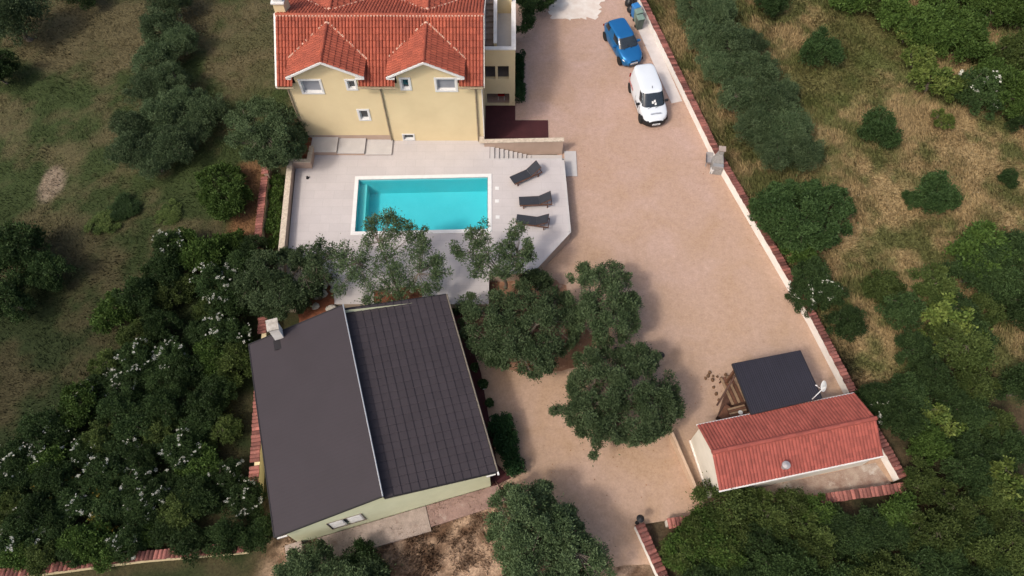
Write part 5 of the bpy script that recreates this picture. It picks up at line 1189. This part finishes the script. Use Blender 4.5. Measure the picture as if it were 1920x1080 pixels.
# fields of shrubs that nothing tells apart
def thicket(poly, step, kinds, rrange, label, group, seed, sz=1.0, cat='bush', prob=1.0, avoid=None):
    rs = random.Random(seed); xs = [p[0] for p in poly]; ys = [p[1] for p in poly]; y = min(ys); row = 0
    while y < max(ys):
        x = min(xs)+(row % 2)*step/2
        while x < max(xs):
            px = x+rs.uniform(-.32,.32)*step; py = y+rs.uniform(-.3,.3)*step; ins = False
            for i in range(len(poly)):
                (x1,y1),(x2,y2) = poly[i], poly[i-1]
                if (y1 > py) != (y2 > py) and px < (x2-x1)*(py-y1)/(y2-y1)+x1: ins = not ins
            if ins and rs.random() < prob and not (avoid and avoid(px, py)):
                k = rs.choices([q[0] for q in kinds], [q[1] for q in kinds])[0]; kk, vv = k
                lb = label[kk] if isinstance(label, dict) else label
                plant(kk, vv, px, py, rs.uniform(*rrange), lb, cat, group, sz=sz*rs.uniform(.8,1.25))
            x += step
        y += step*.80; row += 1
mk = [(('maquis',i), 1) for i in range(3)]
g = 'shrubs of the thicket left of the charcoal roofed house'
thicket([(215,560),(300,470),(395,425),(470,455),(480,520),(455,600),(462,900),(490,960),(485,1010),(300,1040),(60,1062),(0,1050),(0,830),(150,720),(200,640)], 60,
        mk+[(('maquis',3),.7),(('maquis',4),.7),(('flower',0),.7),(('flower',1),.7),(('flower',2),.6),(('lime',0),.10),(('bright',0),.35),(('bright',1),.3)], (34,48),
        {'maquis':'dark green shrub in the thicket left of the charcoal roofed house', 'flower':'dark shrub dotted with white blossom in the thicket left of the charcoal roofed house', 'lime':'yellowish shrub in the thicket left of the charcoal roofed house', 'bright':'leafy mid green shrub in the thicket left of the charcoal roofed house'}, g, 5)
for k, (x, y, r_) in enumerate([(100,915,32),(128,895,22)]): plant('yellowflower', 0, x, y, r_, ['bush with yellow flowers in the lower left thicket','small bush with yellow flowers touching a wider yellow one'][k])
for k, (x, y, r_) in enumerate([(205,920,28),(190,985,30)]): plant('yellowflower', 0, x, y, r_, ['yellow flowering bush in the middle of the lower left thicket','yellow flowering bush just above the bottom left tiled wall'][k])
plant('bright', 1, 345, 460, 40, 'yellowish green bush at the upper tip of the left thicket'); plant('bright', 2, 440, 460, 32, 'bright bush beside the upper end of the left tiled wall'); plant('bright', 1, 275, 1000, 28, 'light green shrub above the bottom left tiled wall')
plant('flower', 1, 40, 1000, 48, 'white blossoming shrub in the bottom left corner'); plant('flower', 2, 30, 860, 46, 'white blossoming shrub at the left edge, uphill in the thicket')
plant('maquis', 1, 455, 500, 40, 'dark shrub between the thicket and the end of the tiled wall')
for k, (x, y, r_) in enumerate([(300,52,46),(335,75,40),(290,110,44),(315,150,44),(275,165,40),(345,190,42),(300,215,46),(255,240,44),(385,210,40),(250,280,46),(320,270,46),(355,250,38),(290,300,36)]):
    plant('grove', k%3, x, y, r_, 'grey green tree in the wooded column between the two fields left of the yellow house', 'tree', 'trees in the column left of the yellow house', sz=.95)
plant('grove', 0, 320, 0, 40, 'tree at the top edge above the wooded column', 'tree'); plant('maquis', 1, 150, -20, 40, 'dark shrub at the top edge of the left field')
for k, (x, y, r_, lb) in enumerate([(20,25,62,'dark tree filling the top left corner'),(-8,130,42,'dark tree cut by the left edge in the upper field'),(25,470,62,'dark tree at the left edge halfway down'),(85,505,46,'smaller dark tree right of the one at the left edge'),(15,560,52,'dark tree at the left edge just below the halfway trees')]):
    plant('maquis' if k else 'grove', k%3, x, y, r_, lb, 'tree', sz=1.1, name='tree')
thicket([(160,350),(330,355),(345,420),(240,440),(150,420)], 60, [(('maquis',3),1),(('round',0),1)], (22,34), 'low dark shrub in the left field above the thicket', 'low shrubs in the left field', 15, sz=.45)
# right upper thicket
thicket([(1580,-20),(1940,-20),(1940,260),(1880,240),(1830,170),(1810,110),(1740,60),(1640,30),(1590,10)], 62, [(('bright',0),1),(('bright',1),1),(('bright',2),1),(('maquis',3),1),(('maquis',4),.6),(('flower',0),.2)], (36,52),
        {'bright':'leafy green shrub in the thicket at the top right','maquis':'dark shrub in the thicket at the top right','flower':'blossoming shrub in the thicket at the top right'}, 'shrubs of the top right thicket', 6)
thicket([(1895,180),(1940,180),(1940,300),(1905,280)], 50, mk, (30,42), 'very dark shrub at the right edge below the top right thicket', 'very dark shrubs at the right edge', 16)
def clr(x, y): return (abs((x-1650)/62)**2+abs((y-650)/90)**2 < 1) or (abs((x-1892)/48)**2+abs((y-665)/62)**2 < 1) or (x < 1600 and y < 520) 
kin = mk+[(('maquis',3),1.6),(('maquis',4),1.6),(('bright',0),.35),(('lime',0),.12)]
thicket([(1770,500),(1850,430),(1940,470),(1940,640),(1850,620),(1760,760),(1700,700),(1710,600)], 60, kin+[(('lime',0),.9),(('bright',1),1.2)], (38,54),
        {'maquis':'dark shrub in the right hand wood around the bare clearing','bright':'leafy green shrub in the right hand wood around the bare clearing','lime':'yellow green shrub in the right hand wood around the bare clearing'}, 'shrubs around the bare clearing on the right', 7, avoid=clr)
thicket([(1480,510),(1560,520),(1600,560),(1590,640),(1540,620),(1500,570)], 56, mk+[(('flower',0),.9)], (34,46), {'maquis':'dark shrub just outside the tiled wall above the grassy clearing','flower':'white blossoming shrub just outside the tiled wall above the grassy clearing'}, 'shrubs outside the wall by the grassy clearing', 8)
thicket([(1620,720),(1700,700),(1790,740),(1850,690),(1940,720),(1940,1100),(1260,1100),(1265,1010),(1420,960),(1600,975),(1730,935),(1740,870),(1680,790)], 62, kin, (38,54),
        {'maquis':'dense dark shrub in the wood behind and below the red roofed shed','bright':'leafy green shrub in the wood behind and below the red roofed shed','lime':'yellow green shrub in the wood behind and below the red roofed shed'}, 'shrubs of the wood behind the shed', 9)
plant('flower', 0, 1640, 755, 38, 'white blossoming bush at the right corner of the red roof'); plant('maquis', 2, 1690, 580, 45, 'dark shrub between the tiled wall bushes and the right hand wood')
plant('maquis', 3, 1660, 540, 42, 'dark shrub under the dry grass slope'); plant('bright', 1, 1838, 478, 62, 'large yellowish leafy bush at the bottom of the dry field'); plant('lime', 0, 1790, 600, 55, 'yellow flowering tall shrub at the right of the grassy clearing'); plant('lime', 1, 1755, 640, 35, 'yellow green shrub beside the grassy clearing')
plant('maquis', 3, 1362, 950, 58, 'leafy shrub growing over the left end of the shed gutter'); plant('maquis', 4, 1440, 965, 46, 'shrub against the lower gutter of the shed'); plant('bright', 2, 1540, 965, 40, 'bright leafy shrub below the dirty concrete strip'); plant('lime', 1, 1532, 948, 22, 'small yellow shrub at the lower tiled wall')
for k, (x, y, r_) in enumerate([(1310,1000,46),(1275,1035,40),(1350,1040,46)]): plant('bright', k, x, y, r_, 'bright green shrub below the sand coloured kerb wall', 'bush', 'bright shrubs below the kerb wall')

# dry leaves and twigs blown on to the gravel along the wall and under the trees
rs = np.random.RandomState(77); n = 150; spots = [(1275,240,60),(1340,320,40),(1430,470,40),(1060,700,90),(1190,870,90),(1100,930,80),(1010,880,60),(1085,300,20),(1330,730,40),(1240,850,50)]
V = []
for k in range(n):
    sx_, sy_, sr_ = spots[rs.randint(len(spots))]; p = at(sx_+rs.normal()*sr_*.6, sy_+rs.normal()*sr_*.6, .0)
    if not (p.x < wallx(p.y)-.5): continue
    a = rs.uniform(0, PI); l = rs.uniform(.02,.06); w2 = l*rs.uniform(.3,.6); c_, s_ = math.cos(a), math.sin(a); z = .012
    V += [(p.x+l*c_,p.y+l*s_,z),(p.x-w2*s_,p.y+w2*c_,z+.012),(p.x-l*c_,p.y-l*s_,z),(p.x+w2*s_,p.y-w2*c_,z+.004)]
V = np.array(V); i = np.arange(len(V)//4)*4; me = npmesh('fallen_leaves', V, np.stack([i,i+3,i+2,i+1],1), rs.rand(len(i))); me.materials.append(mt('dry_leaf', (.30,.15,.08), (.17,.09,.05), 8, .9, rnd=.3)); o = bpy.data.objects.new('fallen_leaves', me); COL.objects.link(o); tag(o, 'scattered dry brown leaves lying on the gravel', 'leaves', kind='stuff')

plant('maquis', 4, 1478, 948, 40, 'dark shrub leaning on the lower tiled wall below the roof vent'); plant('maquis', 3, 1728, 905, 40, 'dark shrub outside the corner of the tiled walls'); plant('bright', 0, 1690, 965, 42, 'leafy shrub below the corner of the tiled walls'); plant('maquis', 4, 1400, 940, 34, 'low shrub in front of the shed gutter, left of the dirty slab')
